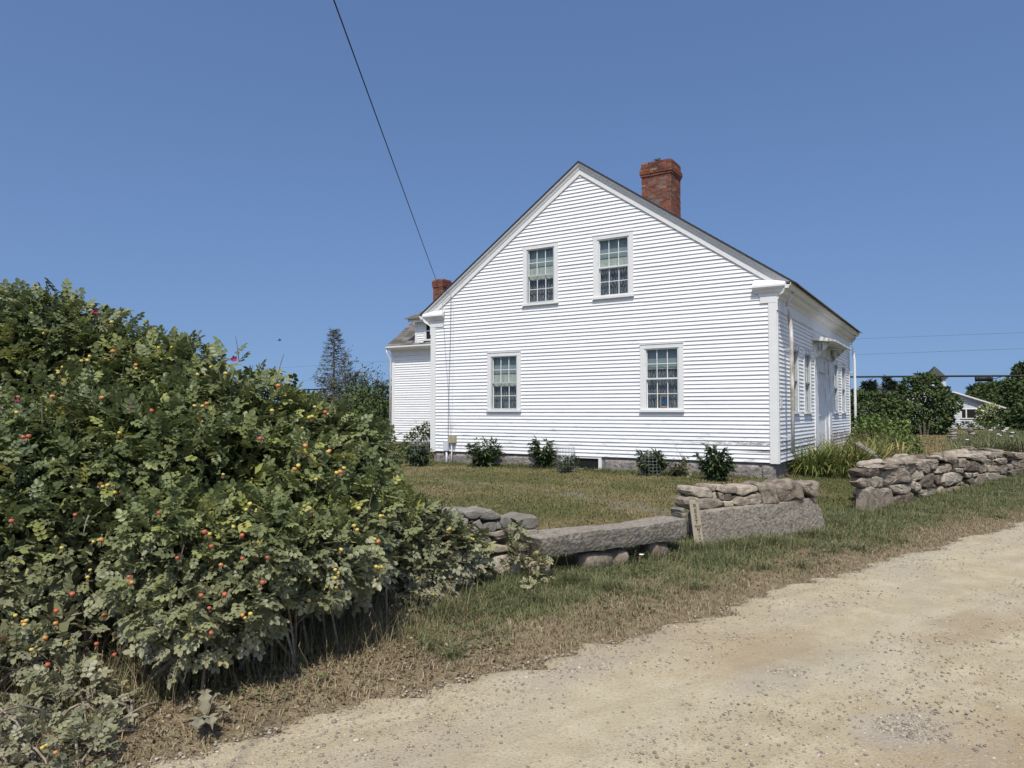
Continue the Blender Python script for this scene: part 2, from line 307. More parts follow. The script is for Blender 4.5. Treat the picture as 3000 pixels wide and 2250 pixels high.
M['shrub'] = mat('shrub_leaf', [(0, (.034, .058, .018)), (.5, (.09, .135, .04)), (.9, (.14, .185, .055)), (1, (.13, .15, .05))], rnd=1, rough=.6, spec=.25, trans=.15)
M['bright'] = mat('bright_shrub_leaf', [(0, (.055, .085, .022)), (.5, (.125, .175, .045)), (.9, (.18, .235, .065)), (1, (.22, .25, .08))], rnd=1, rough=.6, spec=.25, trans=.18)
M['far'] = mat('far_foliage', [(0, (.04, .062, .024)), (.5, (.082, .115, .042)), (.9, (.125, .155, .058)), (1, (.17, .18, .08))], rnd=1, rough=.8, spec=.1, trans=.12)
M['spruce'] = mat('spruce_needles', [(0, (.022, .034, .022)), (1, (.055, .07, .045))], rnd=1, rough=.8, spec=.1)
M['dead'] = mat('dead_twigs', [(0, (.06, .062, .042)), (.6, (.10, .105, .068)), (1, (.15, .14, .09))], rnd=1, rough=.9, spec=.1)
M['hydra'] = mat('cream_flower_shrub', [(0, (.05, .08, .025)), (.5, (.09, .13, .035)), (.7, (.45, .48, .22)), (1, (.62, .63, .38))], rnd=1, rough=.8, trans=.15)
M['bark'] = mat('bark', [(.3, (.06, .05, .04)), (.7, (.15, .13, .11))], 12, 6, .95, .6)
M['grass'] = mat('verge_grass', [(0, (.08, .10, .038)), (.4, (.135, .155, .065)), (.58, (.19, .195, .09)), (.7, (.27, .225, .13)), (.86, (.23, .175, .105)), (1, (.38, .31, .19))], rnd=1, rough=.7, spec=.2, trans=.2)
M['lawn'] = mat('lawn_grass', [(0, (.075, .10, .032)), (.3, (.13, .15, .052)), (.55, (.20, .18, .08)), (.8, (.27, .21, .11)), (1, (.34, .28, .16))], rnd=1, rough=.8, spec=.1, trans=.15)
M['litter'] = mat('dry_leaf_litter', [(0, (.06, .044, .027)), (.4, (.14, .105, .064)), (.75, (.24, .19, .12)), (.93, (.38, .33, .22)), (1, (.12, .14, .06))], rnd=1, rough=.9, spec=.1)
M['lily'] = mat('daylily_leaf', [(0, (.045, .085, .02)), (.5, (.10, .15, .035)), (.75, (.21, .23, .06)), (.9, (.34, .31, .10)), (1, (.36, .27, .13))], rnd=1, rough=.5, spec=.35, trans=.2)
M['stalk'] = mat('dry_stalk', (.13, .10, .055), 9, 2, .8)
# ---------------------------------------------------------------- ground, road
EP = [onz(a, b, -.56)[:2] for a, b in ((500, 2211), (741, 2146), (1000, 2079), (1400, 1968), (1653, 1915), (1906, 1845), (2123, 1780), (2304, 1715), (2557, 1650), (2811, 1578), (3000, 1528))]
EDGE = [(5.6, -24), (7.4, -18), (8.6, -14.6)]+[tuple(map(float, p)) for p in EP]+[(15.6, 2.6), (18.6, 9.5), (23, 20)]
EX = np.array([e[0] for e in EDGE]); EY = np.array([e[1] for e in EDGE])
def edge_x(y): return np.interp(y, EY, EX)
WL = np.array([(5.6, -16), (8.0, -10.9), (8.75, -9.3), (9.6, -7.0), (10.75, -5.2), (10.95, -3.0), (12.07, 1.12), (13.47, 6.6), (16.5, 18)])
def wall_x(y): return np.interp(y, WL[:, 1], WL[:, 0])
def gz(x, y):
    x = np.asarray(x, float); y = np.asarray(y, float)
    e = edge_x(y); wl = wall_x(y)
    zv = np.interp(e-x, [-.6, 0, .5], [-.59, -.575, -.53])          # verge
    f = np.clip((wl-x)/4.0, 0, 1); zl = -.5+.19*f*f*(3-2*f)         # lawn rises to the house
    far = np.clip((np.hypot(x-CAM[0], y-CAM[1])-22)/45, 0, 1)
    z = np.where(x > wl, np.minimum(zv, -.5), zl); z = z*(1-far)+(-.47)*far
    return z+.008*np.sin(x*2.1+y*1.3)*np.sin(y*1.7-x*.6)
def axis(lo, hi, step, far):
    a = np.arange(lo, hi, step); g = []; s = step
    x = hi
    while x < far: g.append(x); s *= 1.22; x += s
    g.append(far); h = []; s = step; x = lo-step
    while x > -far: h.append(x); s *= 1.22; x -= s
    h.append(-far); return np.array(h[::-1]+list(a)+g)
ax = axis(-6, 18, .16, 3000.); ay = axis(-18, 24, .16, 3000.)
GX, GY = np.meshgrid(ax, ay); GZ = gz(GX, GY)
GV = np.stack([GX, GY, GZ], -1).reshape(-1, 3); nx, ny = len(ax), len(ay)
I = (np.arange(ny-1)[:, None]*nx+np.arange(nx-1)[None]).ravel()
gr_ = obj('ground', GV, np.stack([I, I+1, I+nx+1, I+nx], -1), M['ground'], smooth=True, at_=(0, 0, 0), kind='structure')
# road sheet
ry = np.arange(-30, 30, .06); rs = np.concatenate([[0, .05, .12, .25, .45], np.arange(.7, 7.5, .3)])
ex = edge_x(ry)+.05*np.sin(ry*3.1)+.03*np.sin(ry*7.7+1)+.04*np.sin(ry*17+2)+.03*np.random.default_rng(5).normal(size=len(ry))
RX = ex[:, None]+rs[None]; RY = np.repeat(ry[:, None], len(rs), 1)
RUT = -.016*np.exp(-((rs-1.0)/.28)**2)-.018*np.exp(-((rs-2.65)/.3)**2)+.012*np.exp(-((rs-1.8)/.35)**2)
RZ = -.556+RUT[None]+.006*np.sin(RX*1.9+RY*.4)*np.sin(RY*.9+1)+.002*np.sin(RX*5+RY*2); RZ[:, 0] = -.60; RZ[:, 1] = -.566
RV = np.stack([RX, RY, RZ], -1).reshape(-1, 3); nx2 = len(rs)
I = (np.arange(len(ry)-1)[:, None]*nx2+np.arange(nx2-1)[None]).ravel()
obj('dirt_road', RV, np.stack([I, I+1, I+nx2+1, I+nx2], -1), M['road'], smooth=True, at_=(0, 0, 0), kind='structure')
# verge strip of brown soil between wall and road
vy = np.arange(-18, 14, .15); vs = np.linspace(0, 1, 14)
vx0 = edge_x(vy)-.95+.15*np.sin(vy*2.3)+.1*np.sin(vy*5.1); vx1 = edge_x(vy)+.22
VX = vx0[:, None]*(1-vs)+vx1[:, None]*vs; VY = np.repeat(vy[:, None], 14, 1); VZ = gz(VX, VY)+.004
VZ[:, 0] -= .012
I = (np.arange(len(vy)-1)[:, None]*14+np.arange(13)[None]).ravel()
obj('verge_soil', np.stack([VX, VY, VZ], -1).reshape(-1, 3), np.stack([I, I+1, I+15, I+14], -1), M['verge'], smooth=True, at_=(0, 0, 0), kind='structure')
# gravel lane beyond the wall
P = [onz(2740, 1352, -.45), onz(3150, 1352, -.45), onz(3150, 1343, -.45), onz(2740, 1348, -.45)]
obj('gravel_lane', [(p[0], p[1], float(gz(p[0], p[1]))+.012) for p in P], [(0, 1, 2, 3)], M['road'], kind='structure')
# ---------------------------------------------------------------- house
HS = empty('white_house', (0, 0, -.3), 'white clapboard cape house with steep gable end, brick chimney and long side wing', 'house')
RX0, RZ0, SL = 4.52, 7.03, .694; L = 11.0
WIN = [(1.85, 2.85, 1.045, 2.565), (6.02, 7.03, 1.04, 2.575), (2.92, 3.915, 3.685, 5.2), (4.86, 5.87, 3.69, 5.21)]
EXP = .0867
# foundation
fb = MB(); fb.box((.09, .04, -.6), (8.93, .35, -.003)); fb.box((8.62, .35, -.6), (8.93, L-.1, -.003))
fb.box((.09, .35, -.6), (.35, L-.1, -.003)); fo = fb.o('foundation', M['found'], HS)
# rough block skin of foundation
random.seed(3)
x = .10
while x < 8.9:
    wd = random.uniform(.5, 1.1); x1 = min(x+wd, 8.92)
    if 3.95 < x < 5.05 or 3.95 < x1 < 5.05: x = x1 if x > 3.9 else 3.95; x = max(x, 5.06) if x >= 3.95 else x; 
    if x >= 8.9: break
    x1 = min(x+wd, 8.92)
    if x < 3.95: x1 = min(x1, 3.95)
    nxg, nzg = 12, 7; V = []
    for j in range(nzg):
        for i in range(nxg):
            u = i/(nxg-1); v = j/(nzg-1); e = min(u, 1-u, v, 1-v)*6; X_ = x+.008+(x1-x-.016)*u; Z_ = -.55+.53*v
            V.append((X_, .035-.035*min(1, e)-.02*abs(sn((X_, 0, Z_), 9)) if e > 0 else .06, Z_))
    F = [(j*nxg+i, j*nxg+i+1, (j+1)*nxg+i+1, (j+1)*nxg+i) for j in range(nzg-1) for i in range(nxg-1)]
    obj('foundation_stone', V, F, M['found'], fo); x = x1
    if x1 > 8.9: break
# wall shells with openings
def panel(mb, u0, u1, z0, z1, holes, put):
    us = sorted({u0, u1, *[h[0] for h in holes], *[h[1] for h in holes]}); zs = sorted({z0, z1, *[h[2] for h in holes], *[h[3] for h in holes]})
    for a, b in zip(us, us[1:]):
        for c, d in zip(zs, zs[1:]):
            if any(h[0] <= a and b <= h[1] and h[2] <= c and d <= h[3] for h in holes): continue
            mb.add(*put(a, b, c, d))
gw = MB(); ins = [(a+.1, b-.1, c+.07, d-.1) for a, b, c, d in WIN]
panel(gw, 0.01, 8.99, 0, 3.685, ins[:2], lambda a, b, c, d: ([(a, .012, c), (b, .012, c), (b, .012, d), (a, .012, d)], [(0, 1, 2, 3)]))
# the gable triangle above, as strips
zs = [3.685, ins[2][2], ins[3][2], ins[2][3], ins[3][3]] + list(np.linspace(5.3, 6.98, 9)); zs = sorted(set(zs))
for c, d in zip(zs, zs[1:]):
    hs = sorted([(h[0], h[1]) for h in ins[2:] if h[2] <= c+1e-6 and d <= h[3]+1e-6])
    f = lambda z, s: RX0+s*(RZ0-.02-z)/SL
    xs = [('e', -1)]
    for h in hs: xs += [h[0], h[1]]
    xs += [('e', 1)]
    for a, b in zip(xs[::2], xs[1::2]):
        g_ = lambda v, z: f(z, v[1]) if isinstance(v, tuple) else v
        gw.add([(g_(a, c), .012, c), (g_(b, c), .012, c), (g_(b, d), .012, d), (g_(a, d), .012, d)], [(0, 1, 2, 3)])
gable = gw.o('gable_wall', M['clap'], HS)
FWIN = [(1.25, 2.2, 1.0, 2.55), (2.83, 3.78, 1.0, 2.55), (7.42, 8.37, 1.0, 2.55), (9.03, 9.98, 1.0, 2.55)]
DOOR = (4.25, 6.95, -.02, 2.78)
fw = MB(); fin = [(a+.1, b-.1, c+.07, d-.1) for a, b, c, d in FWIN]
panel(fw, .0, L, 0, 3.6, fin+[(4.95, 6.1, 0, 2.1)], lambda a, b, c, d: ([(8.988, a, c), (8.988, b, c), (8.988, b, d), (8.988, a, d)], [(0, 1, 2, 3)]))
front = fw.o('front_wall', M['clap'], HS)
bw = MB(); bw.add([(.01, 0, 0), (.01, L, 0), (.01, L, 3.6), (.01, 0, 3.6)], [(0, 1, 2, 3)])
bw.add([(0, L-.01, 0), (9, L-.01, 0), (9, L-.01, 3.6), (RX0, L-.01, 6.9), (0, L-.01, 3.6)], [(0, 1, 2, 3, 4)]); bw.o('rear_wall', M['clap'], HS)
# clapboards
def clap(P0, P1, z, out, n, parent=None, join=None, z1=None, lip=.0235, i=0):
    # P0,P1 plan ends, n outward plan normal
    j = random.uniform(-.0028, .0028); k = random.uniform(-.0028, .0028); lp = lip+random.uniform(-.0015, .002)
    def pt(P, o, zz): return (P[0]+n[0]*o, P[1]+n[1]*o, zz)
    zt = z+EXP-.0005
    V = [pt(P0, -.004, z+j), pt(P1, -.004, z+k), pt(P1, lp+out, z+k), pt(P0, lp+out, z+j),
         pt(P0, -.004, zt), pt(P1, -.004, zt), pt(P1, .001+out, zt), pt(P0, .001+out, zt)]
    F = [(0, 1, 2, 3), (7, 6, 5, 4), (3, 2, 6, 7), (1, 5, 6, 2), (0, 3, 7, 4)]
    if join is not None: join.add(V, F)
    else: obj('clapboard', V, F, M['clap'], parent)
random.seed(11)
nrow = 79; joins = 0
for r in range(nrow):
    z = r*EXP
    if z > 6.82: break
    lim = (6.90-z)/SL+.05
    xl = max(.158, RX0-lim); xr = min(8.842, RX0+lim)
    holes = sorted([(a, b) for a, b, c, d in WIN if c-.0 < z+EXP*.75 and z+EXP*.25 < d])
    xs = [xl]
    for h in holes: xs += [h[0]+.004, h[1]-.004]
    xs.append(xr)
    for a, b in zip(xs[::2], xs[1::2]):
        if b-a < .05: continue
        cuts = [a, b]
        if b-a > 3.2 and joins < 46 and random.random() < .85: cuts = [a, random.uniform(a+.8, b-.8), b]; joins += 1
        for p, q in zip(cuts, cuts[1:]): clap((p+.0022, .011), (q-.0022, .011), z, random.uniform(0, .0025), (0, -1), gable)
fj = MB(); random.seed(12)
for r in range(37):
    z = r*EXP
    if z > 3.14: break
    holes = sorted([(a, b) for a, b, c, d in FWIN+[DOOR] if c < z+EXP*.75 and z+EXP*.25 < d]); xs = [.02+.09]
    for h in holes: xs += [h[0], h[1]]
    xs.append(L-.13)
    for a, b in zip(xs[::2], xs[1::2]):
        clap((8.989, a), (8.989, b), z, 0, (1, 0), front, join=(fj if b-a < 1.3 else None))
fj.o('siding', M['clap'], front, kind='stuff')
# corner boards, water table
def part(name, mb, m, parent=HS, **kw): return mb.o(name, M[m], parent, **kw)
part('corner_board', box((-.006, -.024, -.02), (.158, .02, 3.45)), 'trim'); part('corner_board', box((8.842, -.024, -.02), (9.008, .016, 3.40)), 'trim')
part('corner_board', box((8.985, .0175, -.02), (9.02, .108, 3.12)), 'trim'); part('corner_board', box((8.985, L-.13, -.02), (9.03, L+.02, 3.12)), 'trim')
part('corner_board', box((-.02, .022, -.02), (.016, .14, 3.45)), 'trim')
# rake trim: profile in (n = distance inward from the roof edge along the normal, y)
prof = [(.235, .0), (.235, -.034), (.13, -.034), (.125, -.047), (.075, -.064), (.05, -.086), (.044, -.10), (.012, -.106), (.004, -.106), (.004, .0)]
c_, s_ = math.cos(math.atan(SL)), math.sin(math.atan(SL))
def rake(sgn, z_end):
    lo, hi = [], []
    for n_, y in prof:
        zr = RZ0-n_/c_                       # height of this line at the ridge
        hi.append((RX0, y, zr)); lo.append((RX0+sgn*(zr-z_end)/SL, y, z_end))
    return lo, hi
for sg in (1, -1):
    lo, hi = rake(sg, 3.70)
    mb = MB().sweep(hi, lo) if sg > 0 else MB().sweep(lo, hi)
    part('rake_board', mb, 'trim')
for sg in (1, -1):   # dark edge of the roofing above the white rake
    pe = [(.014, -.148), (.014, .2), (-.022, .2), (-.022, -.148)]
    lo = [(RX0+sg*(RZ0-n_/c_-3.66)/SL, y+.03, 3.66) for n_, y in pe]; hi = [(RX0, y+.03, RZ0-n_/c_) for n_, y in pe]
    part('roof_edge', MB().sweep(hi, lo) if sg > 0 else MB().sweep(lo, hi), 'roofedge')
# roof slabs with stepped courses
def roof_side(sg):
    mb = MB(); n = 40; run = 4.86; T = .012
    for i in range(n):
        a0 = run*i/n; a1 = run*(i+1.18)/n
        if i == n-1: a1 = run+.03
        z0 = RZ0+.012-SL*a0; z1 = RZ0+.012-SL*a1
        x0 = RX0+sg*a0; x1 = RX0+sg*a1
        mb.hexa([(x0, -.112, z0-.02), (x1, -.112, z1+.004), (x1, L+.16, z1+.004), (x0, L+.16, z0-.02), (x0, -.112, z0), (x1, -.112, z1+.022), (x1, L+.16, z1+.022), (x0, L+.16, z0)])
    mb.hexa([(RX0, -.09, RZ0-.035), (RX0+sg*4.8, -.09, RZ0-.035-SL*4.8), (RX0+sg*4.8, L+.1, RZ0-.035-SL*4.8), (RX0, L+.1, RZ0-.035),
             (RX0, -.09, RZ0-.008), (RX0+sg*4.8, -.09, RZ0-.008-SL*4.8), (RX0+sg*4.8, L+.1, RZ0-.008-SL*4.8), (RX0, L+.1, RZ0-.008)])
    return mb
roof = roof_side(1); b2 = roof_side(-1); roof.add(b2.V, [f[::-1] for f in b2.F]); roof = roof.o('roof', M['roof'], HS)
# returns (cornice stubs at both lower corners)
rp = [(0, 3.44), (-.03, 3.44), (-.03, 3.50), (-.055, 3.515), (-.085, 3.575), (-.125, 3.595), (-.125, 3.612), (-.14, 3.617), (-.14, 3.655), (-.125, 3.672), (0, 3.80)]
for x0, x1, f0, f1 in ((-.22, .47, -.0, .40), (8.55, 9.20, 8.66, 9.0)):
    A = [(x0 if z > 3.5 else max(x0, 0) if x0 < 1 else x0+.11, y, z) for y, z in rp]; B = [(x1 if z > 3.5 else min(x1, 9.01) if x1 > 1 else x1-.07, y, z) for y, z in rp]
    part('cornice_return', MB().sweep(A, B), 'trim')
part('frieze_board', box((-.004, -.028, 3.33), (.42, .006, 3.438)), 'trim'); part('frieze_board', box((8.68, -.028, 3.30), (9.012, .006, 3.438)), 'trim')
# long eave on both sides: frieze, crown, gutter
for sg, xw in ((1, 9.0), (-1, 0.)):
    pf = [(0, 3.14), (.03, 3.14), (.03, 3.36), (.055, 3.38), (.075, 3.43), (.16, 3.47), (.19, 3.52), (.20, 3.60), (0, 3.68)]
    A = [(xw+sg*a, -.02 if a < .06 else -.12, z) for a, z in pf]; B = [(xw+sg*a, L+.12, z) for a, z in pf]
    part('eave_moulding', MB().sweep(A, B) if sg < 0 else MB().sweep(B, A), 'trim')
    gp = [(.20, 3.555), (.27, 3.56), (.285, 3.60), (.315, 3.625), (.315, 3.665), (.305, 3.665), (.305, 3.63), (.215, 3.63), (.215, 3.68), (.20, 3.68)]
    A = [(xw+sg*a, -.145, z) for a, z in gp]; B = [(xw+sg*a, L+.16, z) for a, z in gp]
    part('gutter', MB().sweep(A, B) if sg < 0 else MB().sweep(B, A), 'trim')
# windows
def window(u0, u1, z0, z1, put, style, wlab=None):
    """put(u, o, z): point with u along the wall, o outward"""
    def B(name, a, b, m, par, **kw):
        (ua, oa, za), (ub, ob, zb) = a, b
        P = [put(ua, oa, za), put(ub, oa, za), put(ub, ob, za), put(ua, ob, za), put(ua, oa, zb), put(ub, oa, zb), put(ub, ob, zb), put(ua, ob, zb)]
        return MB().hexa(P).o(name, M[m], par, **kw)
    W_ = empty('window', put((u0+u1)/2, 0, z0), parent=HS)
    if wlab: W_['label'] = wlab
    cs = 'trim' if style != 'worn' else 'worn'; o1 = .028
    fr = MB()
    def fb_(a, b):
        (ua, oa, za), (ub, ob, zb) = a, b
        fr.hexa([put(ua, oa, za), put(ub, oa, za), put(ub, ob, za), put(ua, ob, za), put(ua, oa, zb), put(ub, oa, zb), put(ub, ob, zb), put(ua, ob, zb)])
    fb_((u0, -.01, z0+.05), (u0+.105, o1, z1-.105)); fb_((u1-.105, -.01, z0+.05), (u1, o1, z1-.105)); fb_((u0, -.01, z1-.105), (u1, o1+.002, z1))
    fb_((u0-.01, o1, z1-.012), (u1+.01, o1+.014, z1+.006))
    fr.o('frame', M[cs], W_)
    B('sill', (u0-.012, -.03, z0), (u1+.012, .062, z0+.048), cs, W_)
    g = 'sash' if style in ('grey', 'worn') else 'sashlight'
    a0, a1, b0, b1 = u0+.105, u1-.105, z0+.048, z1-.105; mid = (b0+b1)/2+.01
    sf = MB(); fr = sf
    fb_((a0, -.06, b0), (a0+.035, .012, b1)); fb_((a1-.035, -.06, b0), (a1, .012, b1)); fb_((a0+.035, -.06, b1-.03), (a1-.035, .012, b1)); fb_((a0+.035, -.06, b0), (a1-.035, .010, b0+.045))
    fb_((a0+.035, -.03, mid-.018), (a1-.035, .008, mid+.018))
    sf.o('storm_frame', M[g], W_)
    c0, c1 = a0+.035, a1-.035
    mu = MB(); fr = mu; w3 = (c1-c0)/3
    for lo, hi, o_ in ((mid+.018, b1-.03, -.032), (b0+.045, mid-.018, -.045)):
        for k in (1, 2): fb_((c0+w3*k-.008, o_-.012, lo), (c0+w3*k+.008, o_+.006, hi))
        zm = (lo+hi)/2; 
        for k in range(3): fb_((c0+w3*k+(.008 if k else 0), o_-.012, zm-.007), (c0+w3*(k+1)-(.008 if k < 2 else 0), o_+.005, zm+.007))
        fb_((c0, o_-.014, lo), (c0+.014, o_+.004, hi))
    mu.o('muntins', M['muntin'], W_)
    for lo, hi, o_ in ((mid+.018, b1-.03, -.032), (b0+.045, mid-.018, -.045)):
        zm = (lo+hi)/2
        for k in range(3):
            for p, q in ((lo, zm-.007), (zm+.007, hi)):
                V = [put(c0+w3*k+.008, o_-.003, p), put(c0+w3*(k+1)-.008, o_-.003, p), put(c0+w3*(k+1)-.008, o_-.003, q), put(c0+w3*k+.008, o_-.003, q)]
                obj('pane', V, [(0, 1, 2, 3)], M['glass'], W_)
    # what hangs inside
    H_ = b1-b0
    def sheet(name, lo, hi, o_, m, amp=.006, fr_=9, n=40):
        V = []; nz_ = 6
        for j in range(nz_):
            for i in range(n):
                u = a0+.02+(a1-a0-.04)*i/(n-1); v = j/(nz_-1)
                V.append(put(u, o_+amp*math.sin(i*fr_/n*6.28+.6*math.sin(v*3)), lo+(hi-lo)*v))
        F = [(j*n+i, j*n+i+1, (j+1)*n+i+1, (j+1)*n+i) for j in range(nz_-1) for i in range(n-1)]
        obj(name, V, F, M[m], W_, smooth=True)
    if style != 'worn':
        sh = {'grey': .47, 'light': .47, 'grey2': .30}[style]
        sheet('roller_shade', b1-H_*(sh+.04), b1+.02, -.10, 'shade', .001, 1, 6)
        if style != 'grey2': sheet('valance', b1-H_*(sh+(.1 if style == 'grey' else .0)), b1-H_*(sh-.13), -.085, 'valance', .006, 5)
        else: sheet('valance', b1-H_*.335, b1-H_*.29, -.085, 'valance', .002, 3)
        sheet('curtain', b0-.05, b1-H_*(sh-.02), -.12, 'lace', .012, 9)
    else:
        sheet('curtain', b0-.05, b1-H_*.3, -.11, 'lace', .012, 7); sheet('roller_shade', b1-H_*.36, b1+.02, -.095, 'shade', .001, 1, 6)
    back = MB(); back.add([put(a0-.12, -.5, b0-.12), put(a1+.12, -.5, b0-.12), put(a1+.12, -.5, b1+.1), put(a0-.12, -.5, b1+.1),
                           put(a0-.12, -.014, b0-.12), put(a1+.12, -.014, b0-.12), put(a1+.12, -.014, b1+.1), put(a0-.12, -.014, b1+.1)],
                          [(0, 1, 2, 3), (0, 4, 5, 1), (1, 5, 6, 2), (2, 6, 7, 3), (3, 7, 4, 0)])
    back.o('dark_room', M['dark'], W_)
    return W_
gput = lambda u, o, z: (u, .0-o, z)
for wn, st in zip(WIN, ('grey', 'grey2', 'grey', 'light')): win = window(*wn, gput, st); WLR = win if wn is WIN[1] else (WLR if wn in WIN[2:] else None)
fput = lambda u, o, z: (9.0+o, u, z)
for wn in FWIN: window(*wn, fput, 'worn')
# framed picture in the lower right window
pc = box((6.46, .062, 1.15), (6.65, .075, 1.42)).o('picture_frame', M['woodpic'], HS)
box((6.485, .056, 1.18), (6.625, .064, 1.39)).o('picture', M['bluepic'], pc)
# front door with surround and hood
D = empty('front_door', (9.02, 5.5, 0), parent=HS)
ds = MB(); ds.box((8.985, 4.25, -.02), (9.035, 4.62, 2.5)); ds.box((8.985, 6.55, -.02), (9.035, 6.95, 2.5)); ds.box((8.985, 4.25, 2.502), (9.045, 6.95, 2.78))
ds.box((8.97, 4.62, -.02), (9.0, 4.95, 2.5)); ds.box((8.97, 6.1, -.02), (9.0, 6.55, 2.5)); ds.box((8.97, 4.95, 2.1), (9.01, 6.1, 2.5))
ds.box((9.005, 4.70, .9), (9.012, 4.88, 2.05)); ds.o('surround', M['worn'], D)
for i in range(8): box((8.955, 4.955+i*.142, 0), (8.975, 4.955+i*.142+.139, 2.098)).o('plank', M['worn'], D)
MB().tube([(8.97, 5.08, .95), (9.03, 5.08, .95)], [.02, .032], 8).o('door_knob', M['metal'], D)
hd = MB(); hd.hexa([(9.01, 4.05, 2.86), (9.55, 4.05, 2.80), (9.55, 7.15, 2.80), (9.01, 7.15, 2.86), (9.01, 4.05, 3.0), (9.55, 4.05, 2.845), (9.55, 7.15, 2.845), (9.01, 7.15, 3.0)]); hd.o('door_hood', M['worn'], D)
for yy in (4.3, 6.82): MB().hexa([(9.04, yy, 2.45), (9.08, yy, 2.45), (9.08, yy+.06, 2.45), (9.04, yy+.06, 2.45), (9.04, yy, 2.82), (9.42, yy, 2.80), (9.42, yy+.06, 2.80), (9.04, yy+.06, 2.82)]).o('bracket', M['worn'], D)
box((9.03, 4.7, -.5), (9.7, 6.4, -.12)).o('door_step', M['slab'], D)
# downspouts standing off the wall
def downspout(y, top_y, zb):
    X0 = 9.21
    ds = empty('downspout', (X0, y, zb), parent=HS)
    MB().tube([(9.25, top_y, 3.56), (9.25, top_y, 3.46), (9.13, y+.02, 3.33), (9.12, y+.01, 3.26)], .032, 10).o('elbow', M['trim'], ds, smooth=True)
    MB().tube([(9.15, y, 3.22), (9.18, y, 3.0), (X0, y, 2.75), (X0+.005, y, 1.4), (X0, y, zb)], [.008, .042, .042, .04, .038], 8).o('pipe', M['pipe' if y < 5 else 'trim'], ds, smooth=True)
    for z in (2.35, .52): MB().tube([(9.0, y-.02, z), (X0, y-.02, z)], .009, 5).o('bracket', M['trim'], ds)
downspout(.38, .42, .18); downspout(10.62, 10.6, -.1)
box((9.012, .2, 1.12), (9.02, .38, 1.34)).o('notice_card', M['trim'], front)
# basement window
bwn = empty('basement_window', (4.5, 0, -.3), parent=HS)
f2 = MB(); f2.box((3.98, .0, -.05), (5.04, .06, -.004)); f2.box((3.98, .0, -.42), (4.06, .06, -.05)); f2.box((4.96, .0, -.42), (5.04, .06, -.05)); f2.box((4.06, .0, -.42), (4.96, .05, -.30)); f2.o('frame', M['trim'], bwn)
obj('pane', [(4.06, .036, -.30), (4.96, .036, -.30), (4.96, .036, -.05), (4.06, .036, -.05)], [(0, 1, 2, 3)], M['glass'], bwn)
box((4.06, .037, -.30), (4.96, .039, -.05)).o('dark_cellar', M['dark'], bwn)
# utility boxes and conduits on the gable
ub = empty('meter_box', (.77, -.05, .24), parent=HS); box((.68, -.12, .235), (.87, -.015, .42)).o('box', M['beige'], ub); MB().tube([(.74, -.06, .235), (.745, -.06, -.38)], .018, 8).o('conduit', M['trim'], ub, smooth=True)
u2 = empty('cable_box', (.6, -.05, .0), parent=HS); box((.49, -.10, .02), (.64, -.015, .24)).o('box', M['greybox'], u2); MB().tube([(.57, -.05, .02), (.575, -.06, -.4)], .03, 8).o('conduit', M['greybox'], u2, smooth=True)
MB().tube([(.70, -.06, 4.16), (.69, -.07, 3.0), (.66, -.08, 1.9), (.64, -.08, 1.2), (.62, -.06, .24)], .006, 5).o('wire', M['wire'], HS)
MB().tube([(.76, -.03, 4.1), (.745, -.03, 2.0), (.72, -.03, .42)], .004, 5).o('wire', M['trim'], HS)
# chimneys
def chimney(x0, y0, x1, y1, z0, z1, corb):
    C_ = MB().box((x0+.012, y0+.012, z0-1.2), (x1-.012, y1-.012, z1-.02)).o('chimney', M['mortar'], HS)
    rh = .0655; n = int((z1-z0)/rh); rest = MB()
    random.seed(5)
    for r in range(n):
        z = z1-(r+1)*rh; g_ = corb(r); 
        for face in range(4):
            ln = (x1-x0 if face in (0, 2) else y1-y0)+2*g_
            off = .105 if (r+face) % 2 else 0; p = -off
            bw_ = .205
            while p < ln-.02:
                a = max(p, 0); b = min(p+bw_-.008, ln); p += bw_
                if b-a < .03: continue
                j = random.uniform(-.003, .004); dz = random.uniform(-.001, .001); t_ = .05
                if face == 0: A = (x0-g_+a, y0-g_-j, z+dz); B_ = (x0-g_+b, y0-g_+t_, z+rh-.008+dz)
                elif face == 1: A = (x1+g_-t_, y0-g_+a+(.052 if a == 0 else 0), z+dz); B_ = (x1+g_+j, y0-g_+b, z+rh-.008+dz)
                elif face == 2: A = (x0-g_+a, y1+g_-t_, z+dz); B_ = (x0-g_+b-(.052 if b == ln else 0), y1+g_+j, z+rh-.008+dz)
                else: A = (x0-g_-j, y0-g_+a+(.052 if a == 0 else 0), z+dz); B_ = (x0-g_+t_, y0-g_+b-(.052 if b == ln else 0), z+rh-.008+dz)
                if B_[1]-A[1] < .01 or B_[0]-A[0] < .01: continue
                if face < 2 and z > z0+.38: box(A, B_).o('brick', M['brick'], C_)
                else: rest.box(A, B_)
    rest.o('brick_courses', M['brick'], C_, kind='stuff')
    box((x0+.12, y0+.12, z1-.3), (x1-.12, y1-.12, z1-.018)).o('flue', M['dark'], C_)
    return C_
chimney(4.87, 3.0, 5.72, 3.79, 6.2, 7.84, lambda r: .0 if r < 2 else .012 if r < 3 else .035 if r < 5 else .018 if r == 5 else -.01)
